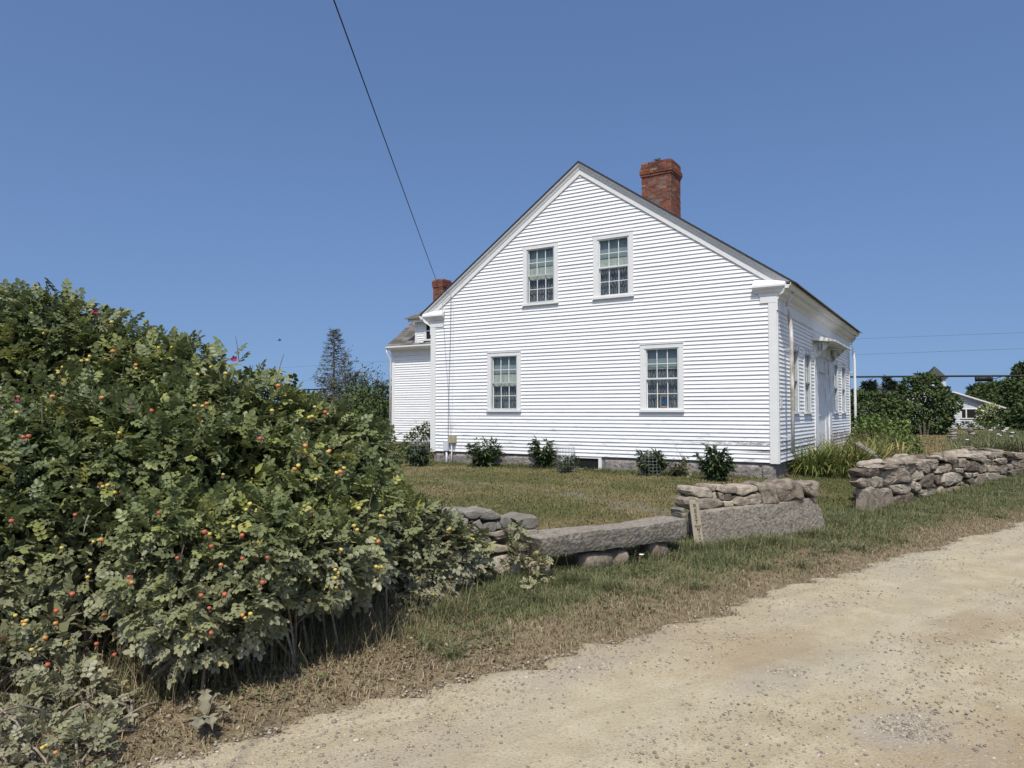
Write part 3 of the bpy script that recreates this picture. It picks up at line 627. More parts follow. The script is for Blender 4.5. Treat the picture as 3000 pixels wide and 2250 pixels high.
# wing
WY, WX, WZ = 5.3, -6.05, 3.42
wr_s = .70; ry_ = 8.1
wf = MB(); wf.add([(WX, WY+.01, -.05), (0, WY+.01, -.05), (0, WY+.01, 3.5), (WX, WY+.01, 3.5)], [(0, 1, 2, 3)])
wf.add([(WX+.01, WY, -.05), (WX+.01, 2*ry_-WY, -.05), (WX+.01, 2*ry_-WY, 3.4), (WX+.01, ry_, 5.4), (WX+.01, WY, 3.4)], [(4, 3, 2, 1, 0)])
wing = wf.o('wing_wall', M['clap'], HS); random.seed(14)
for r in range(38): clap((WX+.13, WY+.009), (-.01, WY+.009), -.05+r*EXP, 0, (0, -1), wing)
part('corner_board', box((WX-.01, WY-.02, -.07), (WX+.13, WY+.03, 3.3)), 'trim')
box((-.6, WY-.09, 1.35), (-.45, WY-.0, 2.55)).o('frieze_post', M['trim'], HS)
pf = [(0, 3.14), (.03, 3.14), (.03, 3.30), (.09, 3.36), (.20, 3.40), (.21, 3.47), (0, 3.5)]
A = [(WX-.04, WY-a, z) for a, z in pf]; B = [(0, WY-a, z) for a, z in pf]; part('eave_moulding', MB().sweep(A, B), 'trim')
gp = [(.21, 3.38), (.28, 3.385), (.33, 3.44), (.33, 3.49), (.32, 3.49), (.32, 3.45), (.22, 3.45), (.21, 3.5)]
A = [(WX-.06, WY-a, z) for a, z in gp]; B = [(-.31, WY-a, z) for a, z in gp]; part('gutter', MB().sweep(A, B), 'trim')
MB().tube([(WX-.06, WY-.26, 3.40), (WX-.06, WY-.24, 3.25), (WX-.04, WY-.08, 3.0), (WX-.04, WY-.08, .1)], .035, 8).o('downspout', M['trim'], HS, smooth=True)
WR = MB(); th = math.atan(wr_s)
ez, ey = 3.50, WY-.30; topz = ez+wr_s*(ry_-ey)
WR.add([(WX-.06, ey, ez), (.6, ey, ez), (3.6, ry_, topz), (WX-.06, ry_, topz), (WX-.06, ey, ez-.03), (.6, ey, ez-.03), (3.6, ry_, topz-.03), (WX-.06, ry_, topz-.03)], [(0, 1, 2, 3), (7, 6, 5, 4), (0, 3, 7, 4), (0, 4, 5, 1)])
WR.add([(WX-.06, ry_, topz), (3.6, ry_, topz), (3.6, 2*ry_-ey, ez), (WX-.06, 2*ry_-ey, ez)], [(0, 1, 2, 3)])
wroof = WR.o('wing_roof', M['roof'], HS)
random.seed(21)
nr = 24
for r in range(nr):
    d0 = (ry_-ey)*r/nr; d1 = (ry_-ey)*(r+1.15)/nr
    xx = WX-.06-random.uniform(0, .2); xe = -.33 + (0)
    while xx < xe:
        w_ = random.uniform(.26, .36); a, b = max(xx, WX-.065), min(xx+w_-.006, xe); xx += w_
        if b-a < .04: continue
        if a > -4.8 and r > 1: continue
        t_ = random.choice((.014, .018, .024))
        y0, y1 = ey-.01+d0, ey+d1; z0, z1 = ez+wr_s*(d0-.01), ez+wr_s*d1
        MB().hexa([(a, y0, z0-.0), (b, y0, z0-.0), (b, y1, z1), (a, y1, z1), (a, y0, z0+t_), (b, y0, z0+t_), (b, y1, z1+.006), (a, y1, z1+.006)]).o('shingle', M['roof'], wroof)
chimney(-6.26, 8.0, -5.74, 8.56, 5.2, 6.50, lambda r: .0 if r < 1 else .03 if r < 4 else .02 if r == 4 else -.005)
# shed dormer on the wing
DM = empty('dormer', (-5.0, 5.6, 3.6), parent=HS); dx0, dy, dz0, dz1 = -4.79, 5.12, 3.52, 4.33
dm = MB(); dm.box((dx0, dy, dz0-.1), (.3, dy+2.3, dz1)); dm.o('wall', M['trim'], DM)
for r in range(9): clap((dx0+.10, dy-.001), (-4.38, dy-.001), dz0+.04+r*EXP, 0, (0, -1), DM)
box((dx0-.005, dy-.024, dz0-.05), (dx0+.10, dy+.03, dz1-.0)).o('corner_board', M['trim'], DM)
MB().hexa([(dx0-.18, dy-.22, dz1-.02), (.1, dy-.22, dz1-.02), (.1, ry_, topz-.06), (dx0-.18, ry_, topz-.06), (dx0-.18, dy-.22, dz1+.11), (.1, dy-.22, dz1+.11), (.1, ry_, topz+.03), (dx0-.18, ry_, topz+.03)]).o('roof', M['trim'], DM)
MB().hexa([(dx0-.26, dy-.30, dz1+.09), (.1, dy-.30, dz1+.09), (.1, ry_+.02, topz+.02), (dx0-.26, ry_+.02, topz+.02), (dx0-.26, dy-.30, dz1+.125), (.1, dy-.30, dz1+.125), (.1, ry_+.02, topz+.06), (dx0-.26, ry_+.02, topz+.06)]).o('roof_edge', M['roof'], DM)
dw = empty('dormer_window', (-4.0, dy, 3.7), parent=HS)
f3 = MB(); x0, x1, z0, z1 = -4.38, -3.45, 3.62, 4.32
f3.box((x0, dy-.03, z0+.06), (x0+.08, dy, z1)); f3.box((x1-.08, dy-.03, z0+.06), (x1, dy, z1)); f3.box((x0-.02, dy-.05, z0), (x1+.02, dy, z0+.06)); f3.box((x0+.08, dy-.03, z1-.05), (x1-.08, dy, z1)); f3.box((x0+.08, dy-.025, 3.96), (x1-.08, dy-.004, 4.0))
for xx in (-4.03, -3.77): f3.box((xx-.012, dy-.022, z0+.06), (xx+.012, dy-.004, z1-.05))
f3.box((x0+.08, dy-.024, z0+.06), (x0+.11, dy-.004, z1-.05))
f3.o('frame', M['sashlight'], dw)
box((x0+.08, dy-.005, z0+.06), (x1-.08, dy-.002, z1-.05)).o('pane', M['dark'], dw)
# starling on the chimney
print('house', time.time()-T0)
# ---------------------------------------------------------------- stones
def stone(poly, Pw, Qw, depth, parent, m, proud=.05, name='stone', seed=0, push=0., rough=.016, **kw):
    """poly: outline of the face in photo pixels on the wall plane; the stone has its own depth behind it"""
    r_ = np.random.default_rng(seed)
    W3 = np.array([onwall(x, y, Pw, Qw) for x, y in poly])
    d = np.array([Qw[0]-Pw[0], Qw[1]-Pw[1], 0.]); d /= np.linalg.norm(d); n = np.array([d[1], -d[0], 0.])   # towards the road
    if n@(CAM-W3[0]) < 0: n = -n
    n = n*1.; o = W3.mean(0)
    U = (W3-o)@d; Z = W3[:, 2]-o[2]; k = len(U); ring = []
    NS = 20
    # resample outline with rounded corners
    P = np.stack([U, Z], -1); seg = np.linalg.norm(np.roll(P, -1, 0)-P, axis=1); cum = np.concatenate([[0], np.cumsum(seg)]); per = cum[-1]
    R = []
    for i in range(NS):
        acc = np.zeros(2)
        for dd in (-.008, 0, .008):
            s = ((i/NS+dd) % 1)*per; j = min(np.searchsorted(cum, s, 'right')-1, k-1); t = (s-cum[j])/(seg[j]+1e-9)
            acc += P[j]*(1-t)+P[(j+1) % k]*t
        R.append(acc/3*1.05)
    R = np.array(R); size = math.sqrt(abs(np.ptp(U)*np.ptp(Z)))
    pr = min(proud, size*.35)
    tilt = r_.uniform(-.12, .12, 2)
    levels = [(.35, pr*1.0), (.72, pr*.97), (.9, pr*.86), (.985, pr*.5), (1.015, pr*.0), (1.02, -pr*.9), (1.0, -depth*.5), (.93, -depth*.92), (.6, -depth)]
    V = [o+n*(pr+push)]; F = []
    for s, h in levels:
        for q in R:
            v = q*s; hh = h+tilt[0]*v[0]*.5+tilt[1]*v[1]*.5
            p = o+d*v[0]+np.array([0, 0, v[1]])+n*(hh+push)
            p = p+rough*np.array([sn(p, 19, seed), sn(p, 17, seed+3), sn(p, 18, seed+5)])*min(1, size*4)
            V.append(p)
    V.append(o-n*(depth-push)); F += [(0, 1+i, 1+(i+1) % NS) for i in range(NS)]
    for l in range(len(levels)-1):
        a = 1+l*NS; b = a+NS; F += [(a+i, b+i, b+(i+1) % NS, a+(i+1) % NS) for i in range(NS)]
    a = 1+(len(levels)-1)*NS; F += [(len(V)-1, a+(i+1) % NS, a+i) for i in range(NS)]
    return obj(name, V, F, m, parent, smooth=False, **kw)
def crop(lst, ox, oy, s): return [[(ox+x/s, oy+y/s) for x, y in zip(p[::2], p[1::2])] for p in lst]
# right wall, outlines read from the photograph
RWP, RWQ = (10.90, -3.15), (13.45, 6.6)
rw = [(95,425,160,395,380,400,440,425,390,470,320,492,140,490,100,465),(125,560,160,500,290,498,298,560,280,630,170,625,130,590),(292,500,350,485,400,520,428,600,400,625,300,615),
(385,465,470,400,670,390,700,400,775,530,700,560,450,598,420,560),(185,650,300,630,500,640,515,700,540,940,400,965,190,985,200,800),(490,590,700,585,770,600,770,680,730,715,620,715,520,670),
(530,780,620,730,750,700,790,700,790,760,740,830,600,842,535,830),(540,850,690,845,690,910,560,915),(130,610,190,640,190,700,150,690),(120,700,200,690,205,800,150,800),(110,820,200,800,190,960,140,940),
(355,370,400,345,580,350,620,370,580,395,440,410,370,395),(210,375,350,370,380,395,240,395),(590,370,680,335,740,350,720,410,660,390,600,390),(510,330,640,315,830,320,830,335,650,345,560,350),
(725,380,760,330,820,325,850,370,820,430,770,460,735,420),(760,510,850,410,920,395,930,440,920,520,830,550,780,550),(835,340,880,310,960,315,1020,370,1025,440,970,460,900,430,850,400),(940,300,1000,280,1120,290,1140,330,1110,400,1040,405,1000,350),
(755,560,830,555,880,600,890,650,800,680,770,640),(860,590,960,480,1030,460,1040,520,1010,610,970,635,880,610),(800,680,880,660,960,640,1010,620,1060,640,1110,650,1100,700,1010,740,960,760,900,740,870,700),
(770,790,800,750,860,750,880,790,870,830,790,825),(960,800,990,775,1030,790,1040,860,1000,885,960,860),(800,840,880,835,890,890,830,890),(1050,870,1100,820,1150,830,1155,870,1100,890),(1060,790,1090,735,1130,770,1135,800,1080,805),
(1120,790,1130,700,1150,620,1200,680,1205,740,1160,780),(1000,760,1040,740,1060,770,1050,800,1010,780),(1095,440,1140,370,1220,330,1310,320,1315,380,1290,425,1180,450,1110,468),(1110,250,1190,255,1200,280,1180,295,1120,285),
(1200,300,1230,275,1380,280,1400,300,1390,380,1320,390,1290,330),(1390,300,1450,275,1490,300,1490,350,1420,390,1390,380),(1185,460,1300,440,1430,450,1450,520,1440,560,1200,608,1175,590),(1310,400,1420,390,1435,430,1420,445,1320,430),
(1050,480,1120,480,1170,490,1165,580,1100,590,1070,530),(1190,640,1400,610,1400,640,1370,770,1290,795,1250,780,1220,700),(1360,590,1440,560,1455,590,1400,605),(1015,600,1050,585,1075,610,1060,630,1015,625),
(1430,410,1480,300,1560,295,1630,340,1610,425,1500,425),(1460,250,1500,215,1600,220,1680,240,1660,320,1590,290,1500,275),(1620,400,1640,350,1700,335,1710,420,1680,440,1630,440),(1720,370,1740,350,1840,355,1850,400,1830,435,1730,435),
(1430,450,1530,445,1530,500,1460,515),(1535,450,1600,440,1605,490,1545,500),(1460,540,1530,505,1545,570,1480,575),(1555,560,1620,475,1700,490,1705,560,1680,635,1590,630),(1690,500,1700,450,1830,445,1890,490,1880,520,1800,530,1720,540),
(1410,730,1430,690,1490,665,1530,690,1510,740,1450,755),(1490,620,1540,580,1560,600,1550,660,1500,665),(1400,640,1480,580,1490,610,1420,690),(1720,560,1780,540,1790,640,1740,650),(1800,600,1810,550,1890,555,1905,610,1860,660,1800,665),(1560,640,1620,650,1640,710,1560,720),
(1675,290,1740,275,1810,290,1800,305,1700,310),(1680,315,1830,310,1900,330,1880,345,1720,348),(1735,230,1790,190,1900,200,1920,240,1830,260,1760,270),(1810,290,1850,260,1960,265,1970,320,1930,345,1850,330),(1845,350,1960,345,1980,380,1975,465,1900,465,1850,400),
(1850,240,1970,235,2070,260,2060,290,1980,290,1900,262),(1930,210,2060,200,2070,215,2040,250,1950,240),(2060,230,2100,195,2180,200,2200,250,2170,280,2080,270),(1975,340,2040,335,2065,380,2060,420,1990,400),(2050,330,2080,290,2160,285,2190,320,2180,390,2090,405),
(1890,480,1970,475,1980,520,1940,540,1900,520),(1900,550,1960,545,1975,590,1930,620,1905,600),(2000,440,2050,400,2100,420,2090,480,2020,500),(2100,400,2160,390,2185,440,2150,470,2100,460),(1985,510,2040,485,2080,500,2060,545,1990,550),(2100,500,2150,470,2180,500,2170,560,2110,550),
(2190,330,2230,290,2290,300,2300,370,2220,390),(2190,450,2250,400,2310,410,2310,480,2220,500),(2180,540,2230,510,2300,520,2300,570,2200,580),(2190,270,2230,210,2290,200,2300,250,2220,280),
(1640,560,1700,640,1720,610,1740,660,1660,680),(1900,630,1970,600,1980,640,1930,690,1900,680),(1640,455,1690,455,1680,500,1620,470),(1840,440,1890,440,1895,480,1850,460)]
W1 = empty('stone_wall', (11.2, -2, -.5), 'long dry fieldstone wall on the right, running off past the field behind the daylilies', 'stone wall')
for i, p in enumerate(crop(rw, 2480, 1280, 4.254)):
    if i in (8, 9, 10): continue
    stone(p, RWP, RWQ, .10 if min(q_[0] for q_ in p) < 2560 else .28, W1, M['stone'], seed=i+1, proud=.07, push=random.uniform(-.03, .03))
d_ = np.array([RWQ[0]-RWP[0], RWQ[1]-RWP[1], 0.]); d_ /= np.linalg.norm(d_); nb = np.array([-d_[1], d_[0], 0.])
def pebble_mesh(c, s, rot, seed, lumps=.16, n=9, mm=6):
    V = []; 
    for j in range(1, mm):
        th_ = math.pi*j/mm
        for i in range(n):
            ph = 2*math.pi*i/n; v = np.array([math.sin(th_)*math.cos(ph), math.sin(th_)*math.sin(ph), math.cos(th_)])
            v = np.sign(v)*np.abs(v)**.72; V.append(v*(1+lumps*sn(v, 1.9, seed)+lumps*.5*sn(v, 4.3, seed+1)))
    V = [np.array([0, 0, .95])]+V+[np.array([0, 0, -.95])]; F = [(0, 1+i, 1+(i+1) % n) for i in range(n)]
    for l in range(mm-2):
        a = 1+l*n; F += [(a+i, a+n+i, a+n+(i+1) % n, a+(i+1) % n) for i in range(n)]
    a = 1+(mm-2)*n; F += [(len(V)-1, a+(i+1) % n, a+i) for i in range(n)]
    V = np.array(V)*np.array(s); ca, sa = math.cos(rot), math.sin(rot); V = V@np.array([[ca, sa, 0], [-sa, ca, 0], [0, 0, 1]])
    return V+np.array(c), F
# hearting and back face of the wall: rows of stones behind
random.seed(31); wa = math.atan2(d_[1], d_[0]); k = 0
for s in np.arange(1.3, 10.2, .36):
    for lay, (off, zz) in enumerate(((.50, -.33), (.50, -.05), (.44, .12), (.26, .15))):
        if lay == 3 and s > 6: continue
        if lay == 0 and s > 3: continue
        c = np.array([RWP[0], RWP[1], 0])+d_*(s+random.uniform(-.08, .08))+nb*(off+random.uniform(-.04, .04)); sz = random.uniform(.14, .23)
        V, F = pebble_mesh((c[0], c[1], zz+random.uniform(-.03, .03)-.012*s+(.0 if s < 3 else .02)), (sz, sz*.8, sz*random.uniform(.45, .75)), wa+random.uniform(-.4, .4), k); k += 1
        obj('stone', V, F, M['stone'], W1, smooth=True)
core = MB(); a0 = np.array([*RWP, 0])+d_*1.3+nb*.16; a1 = np.array([*RWQ, 0])+nb*.16; b0_ = a0+nb*.40; b1_ = a1+nb*.40
core.hexa([(*a0[:2], -.6), (*a1[:2], -.6), (*b1_[:2], -.6), (*b0_[:2], -.6), (*a0[:2], .02), (*a1[:2], .0), (*b1_[:2], .0), (*b0_[:2], .02)])
core.o('hearting', M['stone'], W1)
# middle wall: standing slab with stones along its top
MWP, MWQ = (9.62, -6.95), (10.78, -5.3)
W2 = empty('slab_wall', (10.1, -6.2, -.5), 'short wall between the wooden post and the long wall, small stones topping one broad upright granite slab', 'stone wall')
mw = [(90,300,110,240,160,230,360,260,410,310,400,380,340,388,180,370,110,345),(65,500,70,440,130,375,200,385,420,390,550,450,555,490,440,540,300,560,150,570,70,540),
(370,240,400,200,460,200,480,240,460,290,410,305,375,270),(470,270,490,210,560,205,640,240,635,320,540,315),(640,250,700,225,770,225,775,325,640,320),(780,250,800,225,900,210,1040,212,1070,270,960,310,850,350,790,340),
(415,320,470,300,490,400,440,400),(485,310,560,320,590,350,585,430,520,420),(590,335,680,330,705,350,695,420,600,430),(570,450,600,435,720,440,725,515,600,522),(710,370,770,355,770,400,720,410),
(720,470,740,410,800,370,900,365,1090,310,1125,330,1128,480,900,505,740,512),(1080,210,1110,170,1240,190,1330,190,1345,300,1385,450,1250,485,1140,480,1130,320,1090,280),
(1340,230,1400,180,1520,122,1620,140,1700,200,1750,290,1755,400,1700,412,1640,380,1560,430,1400,450,1370,330),(1690,170,1980,160,1990,250,1960,360,1900,388,1770,300)]
for i, p in enumerate(crop(mw, 2000, 1380, 5.027)): stone(p, MWP, MWQ, .28, W2, M['stone'], seed=200+i, proud=.06)
for i, p in enumerate(crop([(225,570,300,565,600,545,900,515,1200,490,1500,440,1900,398,1950,440,2060,680,2075,860,2075,1150,1500,1190,900,1220,240,1240,225,900)], 2000, 1380, 5.027)):
    stone(p, MWP, MWQ, .24, W2, M['slab'], seed=230, proud=.03, rough=.006, name='slab', push=.03)
for i, p in enumerate(crop([(1985,260,2040,235,2130,250,2150,330,2145,500,2160,700,2150,860,2080,870,2050,650,1960,400)], 2000, 1380, 5.027)): stone(p, MWP, MWQ, .3, W2, M['stone'], seed=240, proud=.05, push=-.25)
for i, p in enumerate(crop([(10,590,60,560,90,600,90,700,40,690),(20,640,100,620,110,1010,60,1000)], 2000, 1380, 5.027)): stone(p, MWP, MWQ, .2, W2, M['gstone'], seed=250+i, push=-.08)
core = MB(); P0 = np.array([*MWP, 0.]); d2 = np.array([*MWQ, 0.])-P0; ln2 = np.linalg.norm(d2); d2 /= ln2; n2 = np.array([-d2[1], d2[0], 0])
a0 = P0+d2*.1+n2*.22; a1 = P0+d2*(ln2-.1)+n2*.22; core.hexa([(*a0[:2], -.6), (*a1[:2], -.6), (*(a1+n2*.25)[:2], -.6), (*(a0+n2*.25)[:2], -.6), (*a0[:2], -.18), (*a1[:2], -.16), (*(a1+n2*.25)[:2], -.18), (*(a0+n2*.25)[:2], -.2)]); core.o('hearting', M['stone'], W2)
# left wall
LWP, LWQ = (8.35, -10.1), (8.80, -9.2)
W3 = empty('low_wall', (8.5, -9.8, -.5), 'low wall end of rounded grey stones, half swallowed by the rose bush', 'stone wall')
lw = [(130,350,160,310,280,300,300,340,290,380,220,400,140,390),(130,400,280,365,310,390,300,430,180,440),(300,340,340,305,480,300,560,340,565,400,500,435,400,440,310,390),(560,340,600,310,720,290,790,310,910,380,905,420,850,440,660,460,580,440,565,380),
(905,400,940,385,1040,410,1090,460,1060,540,960,600,920,580,890,490),(1160,450,1220,410,1350,380,1460,390,1500,460,1500,530,1430,590,1310,600,1200,580),(230,450,300,430,380,430,385,510,350,570,260,560),(325,610,380,540,450,525,500,560,590,680,560,720,470,720,360,650),
(460,500,550,440,590,520,620,630,580,660,510,560),(640,520,700,485,820,480,840,510,820,600,780,650,650,640,620,590),(830,540,860,460,920,570,910,600,840,610),(1180,650,1200,600,1450,600,1490,640,1500,740,1440,800,1240,795,1190,740),
(650,650,830,640,960,620,970,700,840,730,660,700),(820,730,960,700,1010,740,900,770,840,770),(1060,870,1180,810,1400,820,1510,890,1400,930,1200,970,1090,950),(740,900,820,850,1060,870,1100,950,800,975,720,960),
(1180,980,1300,960,1440,930,1470,1100,1430,1300,1350,1400,1200,1380,1170,1150),(740,1200,830,1060,1000,1000,1180,980,1200,1380,1150,1430,960,1430,800,1250),(470,1080,560,1040,700,1010,720,1080,680,1160,600,1170,500,1130),(620,1330,700,1300,790,1330,780,1420,660,1410),
(0,420,100,330,150,400,130,520,30,560),(-10,620,120,560,240,590,330,640,300,800,100,850),(300,760,560,740,760,760,720,880,500,900,320,860),(100,900,300,860,460,920,440,1080,200,1100),(290,1150,360,1130,380,1230,300,1260)]
for i, p in enumerate(crop(lw, 1300, 1440, 5.53)): stone(p, LWP, LWQ, .3, W3, M['gstone' if i < 12 or i > 19 else 'stone'], seed=300+i, proud=.09 if i < 12 else .06)
P0 = np.array([*LWP, 0.]); d3 = np.array([*LWQ, 0.])-P0; d3 /= np.linalg.norm(d3); n3 = np.array([-d3[1], d3[0], 0])
a0 = P0-d3*.4+n3*.12; a1 = P0+d3*.62+n3*.12; MB().hexa([(*a0[:2], -.6), (*a1[:2], -.6), (*(a1+n3*.35)[:2], -.6), (*(a0+n3*.35)[:2], -.6), (*a0[:2], -.05), (*a1[:2], -.12), (*(a1+n3*.35)[:2], -.1), (*(a0+n3*.35)[:2], -.05)]).o('hearting', M['stone'], W3)
# bench slab
BT = -.13
def bench():
    A = onz(1582, 1580, BT); B = onz(2010, 1522, BT); C_ = onz(1705, 1540, BT); Dd = onz(1985, 1514, BT)
    d = B-A; ln = np.linalg.norm(d); d /= ln; n = np.array([d[1], -d[0], 0]); n = n if n@(CAM-A) > 0 else -n
    nu, nv, nw = 34, 10, 6; V = []; F = []
    def pt(u, v, w_):   # u along, v across (0 front,1 back), w 0 bottom 1 top
        th_ = .17+.05*u; wid = .34-.02*u+.02*math.sin(u*9)
        p = A+d*(u*ln)-n*(v*wid)+np.array([0, 0, -(1-w_)*th_])
        p = p+n*(.008*(1-abs(2*w_-1)**3)*(1 if v < .5 else -1)*(abs(v-.5)*2)**3)-n*.035*(1-w_)*(1 if v < .5 else 0)
        p = p + .005*np.array([sn(p, 14), sn(p, 12, 2), sn(p, 13, 5)]) + .003*np.array([sn(p, 33), sn(p, 37, 2), sn(p, 35, 5)])
        if w_ > .99: p[2] += .01*math.sin(u*7)-.0*v
        return p
    ring = []
    per = [(v, 1.) for v in np.linspace(0, 1, nv)]+[(1., w_) for w_ in np.linspace(1, 0, nw)[1:]]+[(v, 0.) for v in np.linspace(1, 0, nv)[1:]]+[(0., w_) for w_ in np.linspace(0, 1, nw)[1:-1]]
    m_ = len(per)
    for i in range(nu):
        u = i/(nu-1); V += [pt(u+(.03*(1-w_)*(1 if i == 0 else -1 if i == nu-1 else 0)), v, w_) for v, w_ in per]
    F = [(i*m_+j, i*m_+(j+1) % m_, (i+1)*m_+(j+1) % m_, (i+1)*m_+j) for i in range(nu-1) for j in range(m_)]
    F += [tuple(range(m_-1, -1, -1)), tuple(range((nu-1)*m_, nu*m_))]
    return V, F, A, d, ln, n
BV, BF, BA, Bd, Bl, Bn = bench()
BN = empty('stone_bench', (BA+Bd*Bl/2)*np.array([1, 1, 0])+np.array([0, 0, -.5]), 'long granite slab laid flat as a bench on low stones beside the lettered post', 'bench')
obj('seat', BV, BF, M['slab'], BN)
for i, (u, sx, sz) in enumerate(((.06, .10, .10), (.40, .23, .11), (.56, .12, .10), (.84, .16, .14))):
    c = BA+Bd*(Bl*u)-Bn*.17; V, F = pebble_mesh((c[0], c[1], -.46), (sx, .13, sz), math.atan2(Bd[1], Bd[0]), 40+i); obj('support_stone', V, F, M['stone'], BN, smooth=True)
# lettered post
PB = onz(2047, 1588, -.5); PB = CAM+(PB-CAM)*.965; PN = np.array([.42, -.907, 0.]); PD = np.array([.907, .42, 0.])
PS = empty('wooden_post', PB, 'weathered wooden post with carved letters leaning beside the stone bench', 'sign post')
tl = -.115
def pp(u, o, z): return PB+PD*(u+tl*z)+PN*o+np.array([0, 0, z])
h = .475
P_ = [(-.052, 0), (.052, 0), (.05, h-.035), (.02, h), (-.035, h-.002), (-.052, h-.02)]
MB().sweep([pp(u, .03, z) for u, z in [(a, b-.12 if b == 0 else b) for a, b in P_]], [pp(u, -.03, z) for u, z in [(a, b-.12 if b == 0 else b) for a, b in P_]]).o('board', M['wood'], PS)
def text(s, u, z, size, par):
    c = bpy.data.curves.new('lettering', 'FONT'); c.body = s; c.size = size; c.align_x = 'CENTER'; c.extrude = .0012; c.offset = .0006
    t = bpy.data.objects.new('lettering', c); COL.objects.link(t)
    dg = bpy.context.evaluated_depsgraph_get(); me = bpy.data.meshes.new_from_object(t.evaluated_get(dg)); bpy.data.objects.remove(t)
    n = len(me.vertices); co = np.zeros(n*3, np.float32); me.vertices.foreach_get('co', co); co = co.reshape(-1, 3)
    W_ = np.array([pp(u+a, .0315+c_, z+b) for a, b, c_ in co]); F = [list(p.vertices) for p in me.polygons]
    obj('lettering', W_, F, M['letter'], par)
for s, z in (('R', .395), ('E', .335), ('S', .275), ('T', .215)): text(s, .003, z, .062, PS)
text('AND', .012, .172, .034, PS); text('BE', .012, .138, .034, PS)
for s, z in (('T', .098), ('H', .063), ('A', .028), ('N', -.007)): text(s, .016, z, .038, PS)
# leaning granite piece among the lilies, and rubble beyond the wall
lp = [at(2508, 1302, 17.0), at(2570, 1342, 16.3)]
a, b = lp; dd = unit(b-a); sd = unit(np.cross(dd, (0, 0, 1))); upv = np.cross(sd, dd)
MB().hexa([a-sd*.09-upv*.05, b-sd*.08-upv*.05, b+sd*.08-upv*.05, a+sd*.09-upv*.05, a-sd*.09+upv*.05, b-sd*.08+upv*.05, b+sd*.08+upv*.05, a+sd*.09+upv*.05]).o('leaning_stone', M['gstone'], None, label='pale squared granite piece leaning out of the daylily clump', cat='stone')
random.seed(8)
RB = empty('rubble_pile', onz(2860, 1348, -.45), 'loose heap of flat stones and sticks behind the long wall', 'rubble')
for i in range(16):
    c = at(2860+random.uniform(-55, 65), 1334+random.uniform(-12, 8), 17.3+random.uniform(-.4, .6)); V, F = pebble_mesh(c, (random.uniform(.1, .28), random.uniform(.08, .16), random.uniform(.02, .06)), random.uniform(0, 3), 60+i); obj('stone', V, F, M['gstone'], RB)
for i in range(6):
    c = at(2860+random.uniform(-50, 60), 1322+random.uniform(-8, 10), 17.2); e_ = c+np.array([random.uniform(-.4, .4), random.uniform(-.4, .4), random.uniform(-.02, .14)]); MB().tube([c, (c+e_)/2+np.array([0, 0, .03]), e_], [.02, .017, .008], 5).o('stick', M['twig'], RB)
def gzf(x, y): return float(gz(x, y))
# cairns in the far field
for (px, py, n_, lab) in ((2793, 1292, 6, 'squat cairn of flat stones in the dry field, the left of the two'), (2846, 1286, 5, 'taller cairn with a block on top, nearer the flowering weeds')):
    g0 = at(px, py, 34.); zb = gzf(g0[0], g0[1]); g0 = np.array([g0[0], g0[1], zb]); c_ = empty('cairn', g0, lab, 'cairn', 'cairns in the field'); z = zb+.03; random.seed(px)
    for i in range(n_):
        s = .26-.03*i; t_ = random.uniform(.05, .075) if not (px > 2800 and i == 4) else .13
        if px > 2800 and i == 4: s = .15
        V, F = pebble_mesh((g0[0]+random.uniform(-.05, .05), g0[1], z+t_), (s, s*.8, t_), random.uniform(0, 3), i+px); obj('stone', V, F, M['gstone'], c_, smooth=True); z += t_*1.75
print('stones', time.time()-T0)
# ---------------------------------------------------------------- foliage
def leaf_tmpl():
    """compound leaf: rachis along x with seven folded oval leaflets"""
    V, F = [], []
    def lf(px, ang, Ln, Wd, dz=0.):
        b = len(V); ca, sa = math.cos(ang), math.sin(ang)
        for x, y, z in ((0, 0, 0), (.3, .42, .10), (.72, .40, .09), (1., 0, -.05), (.72, -.40, .09), (.3, -.42, .10)):
            X, Y = x*Ln, y*Wd; V.append((px+X*ca-Y*sa, X*sa+Y*ca, dz+z*Wd-.12*X*x))
        F.extend([(b, b+3, b+2, b+1), (b, b+5, b+4, b+3)])
    for px, L_ in ((.35, .30), (.62, .34), (.86, .34)):
        lf(px, 1.15, L_, .27, 0); lf(px, -1.15, L_, .27, 0)
    lf(.95, 0, .38, .30)
    return np.array(V), np.array(F)
LT = leaf_tmpl()
QT = (np.array([(0, 0, 0), (.45, .32, .06), (1, 0, -.05), (.45, -.32, .06)]), np.array([(0, 3, 2, 1)]))
LN = (np.array([(0, 0, 0), (.35, .13, .03), (.75, .10, -.02), (1, 0, -.14), (.75, -.10, -.02), (.35, -.13, .03)]), np.array([(0, 3, 2, 1), (0, 5, 4, 3)]))
def rv(n): return unit(rng.normal(size=(n, 3)))
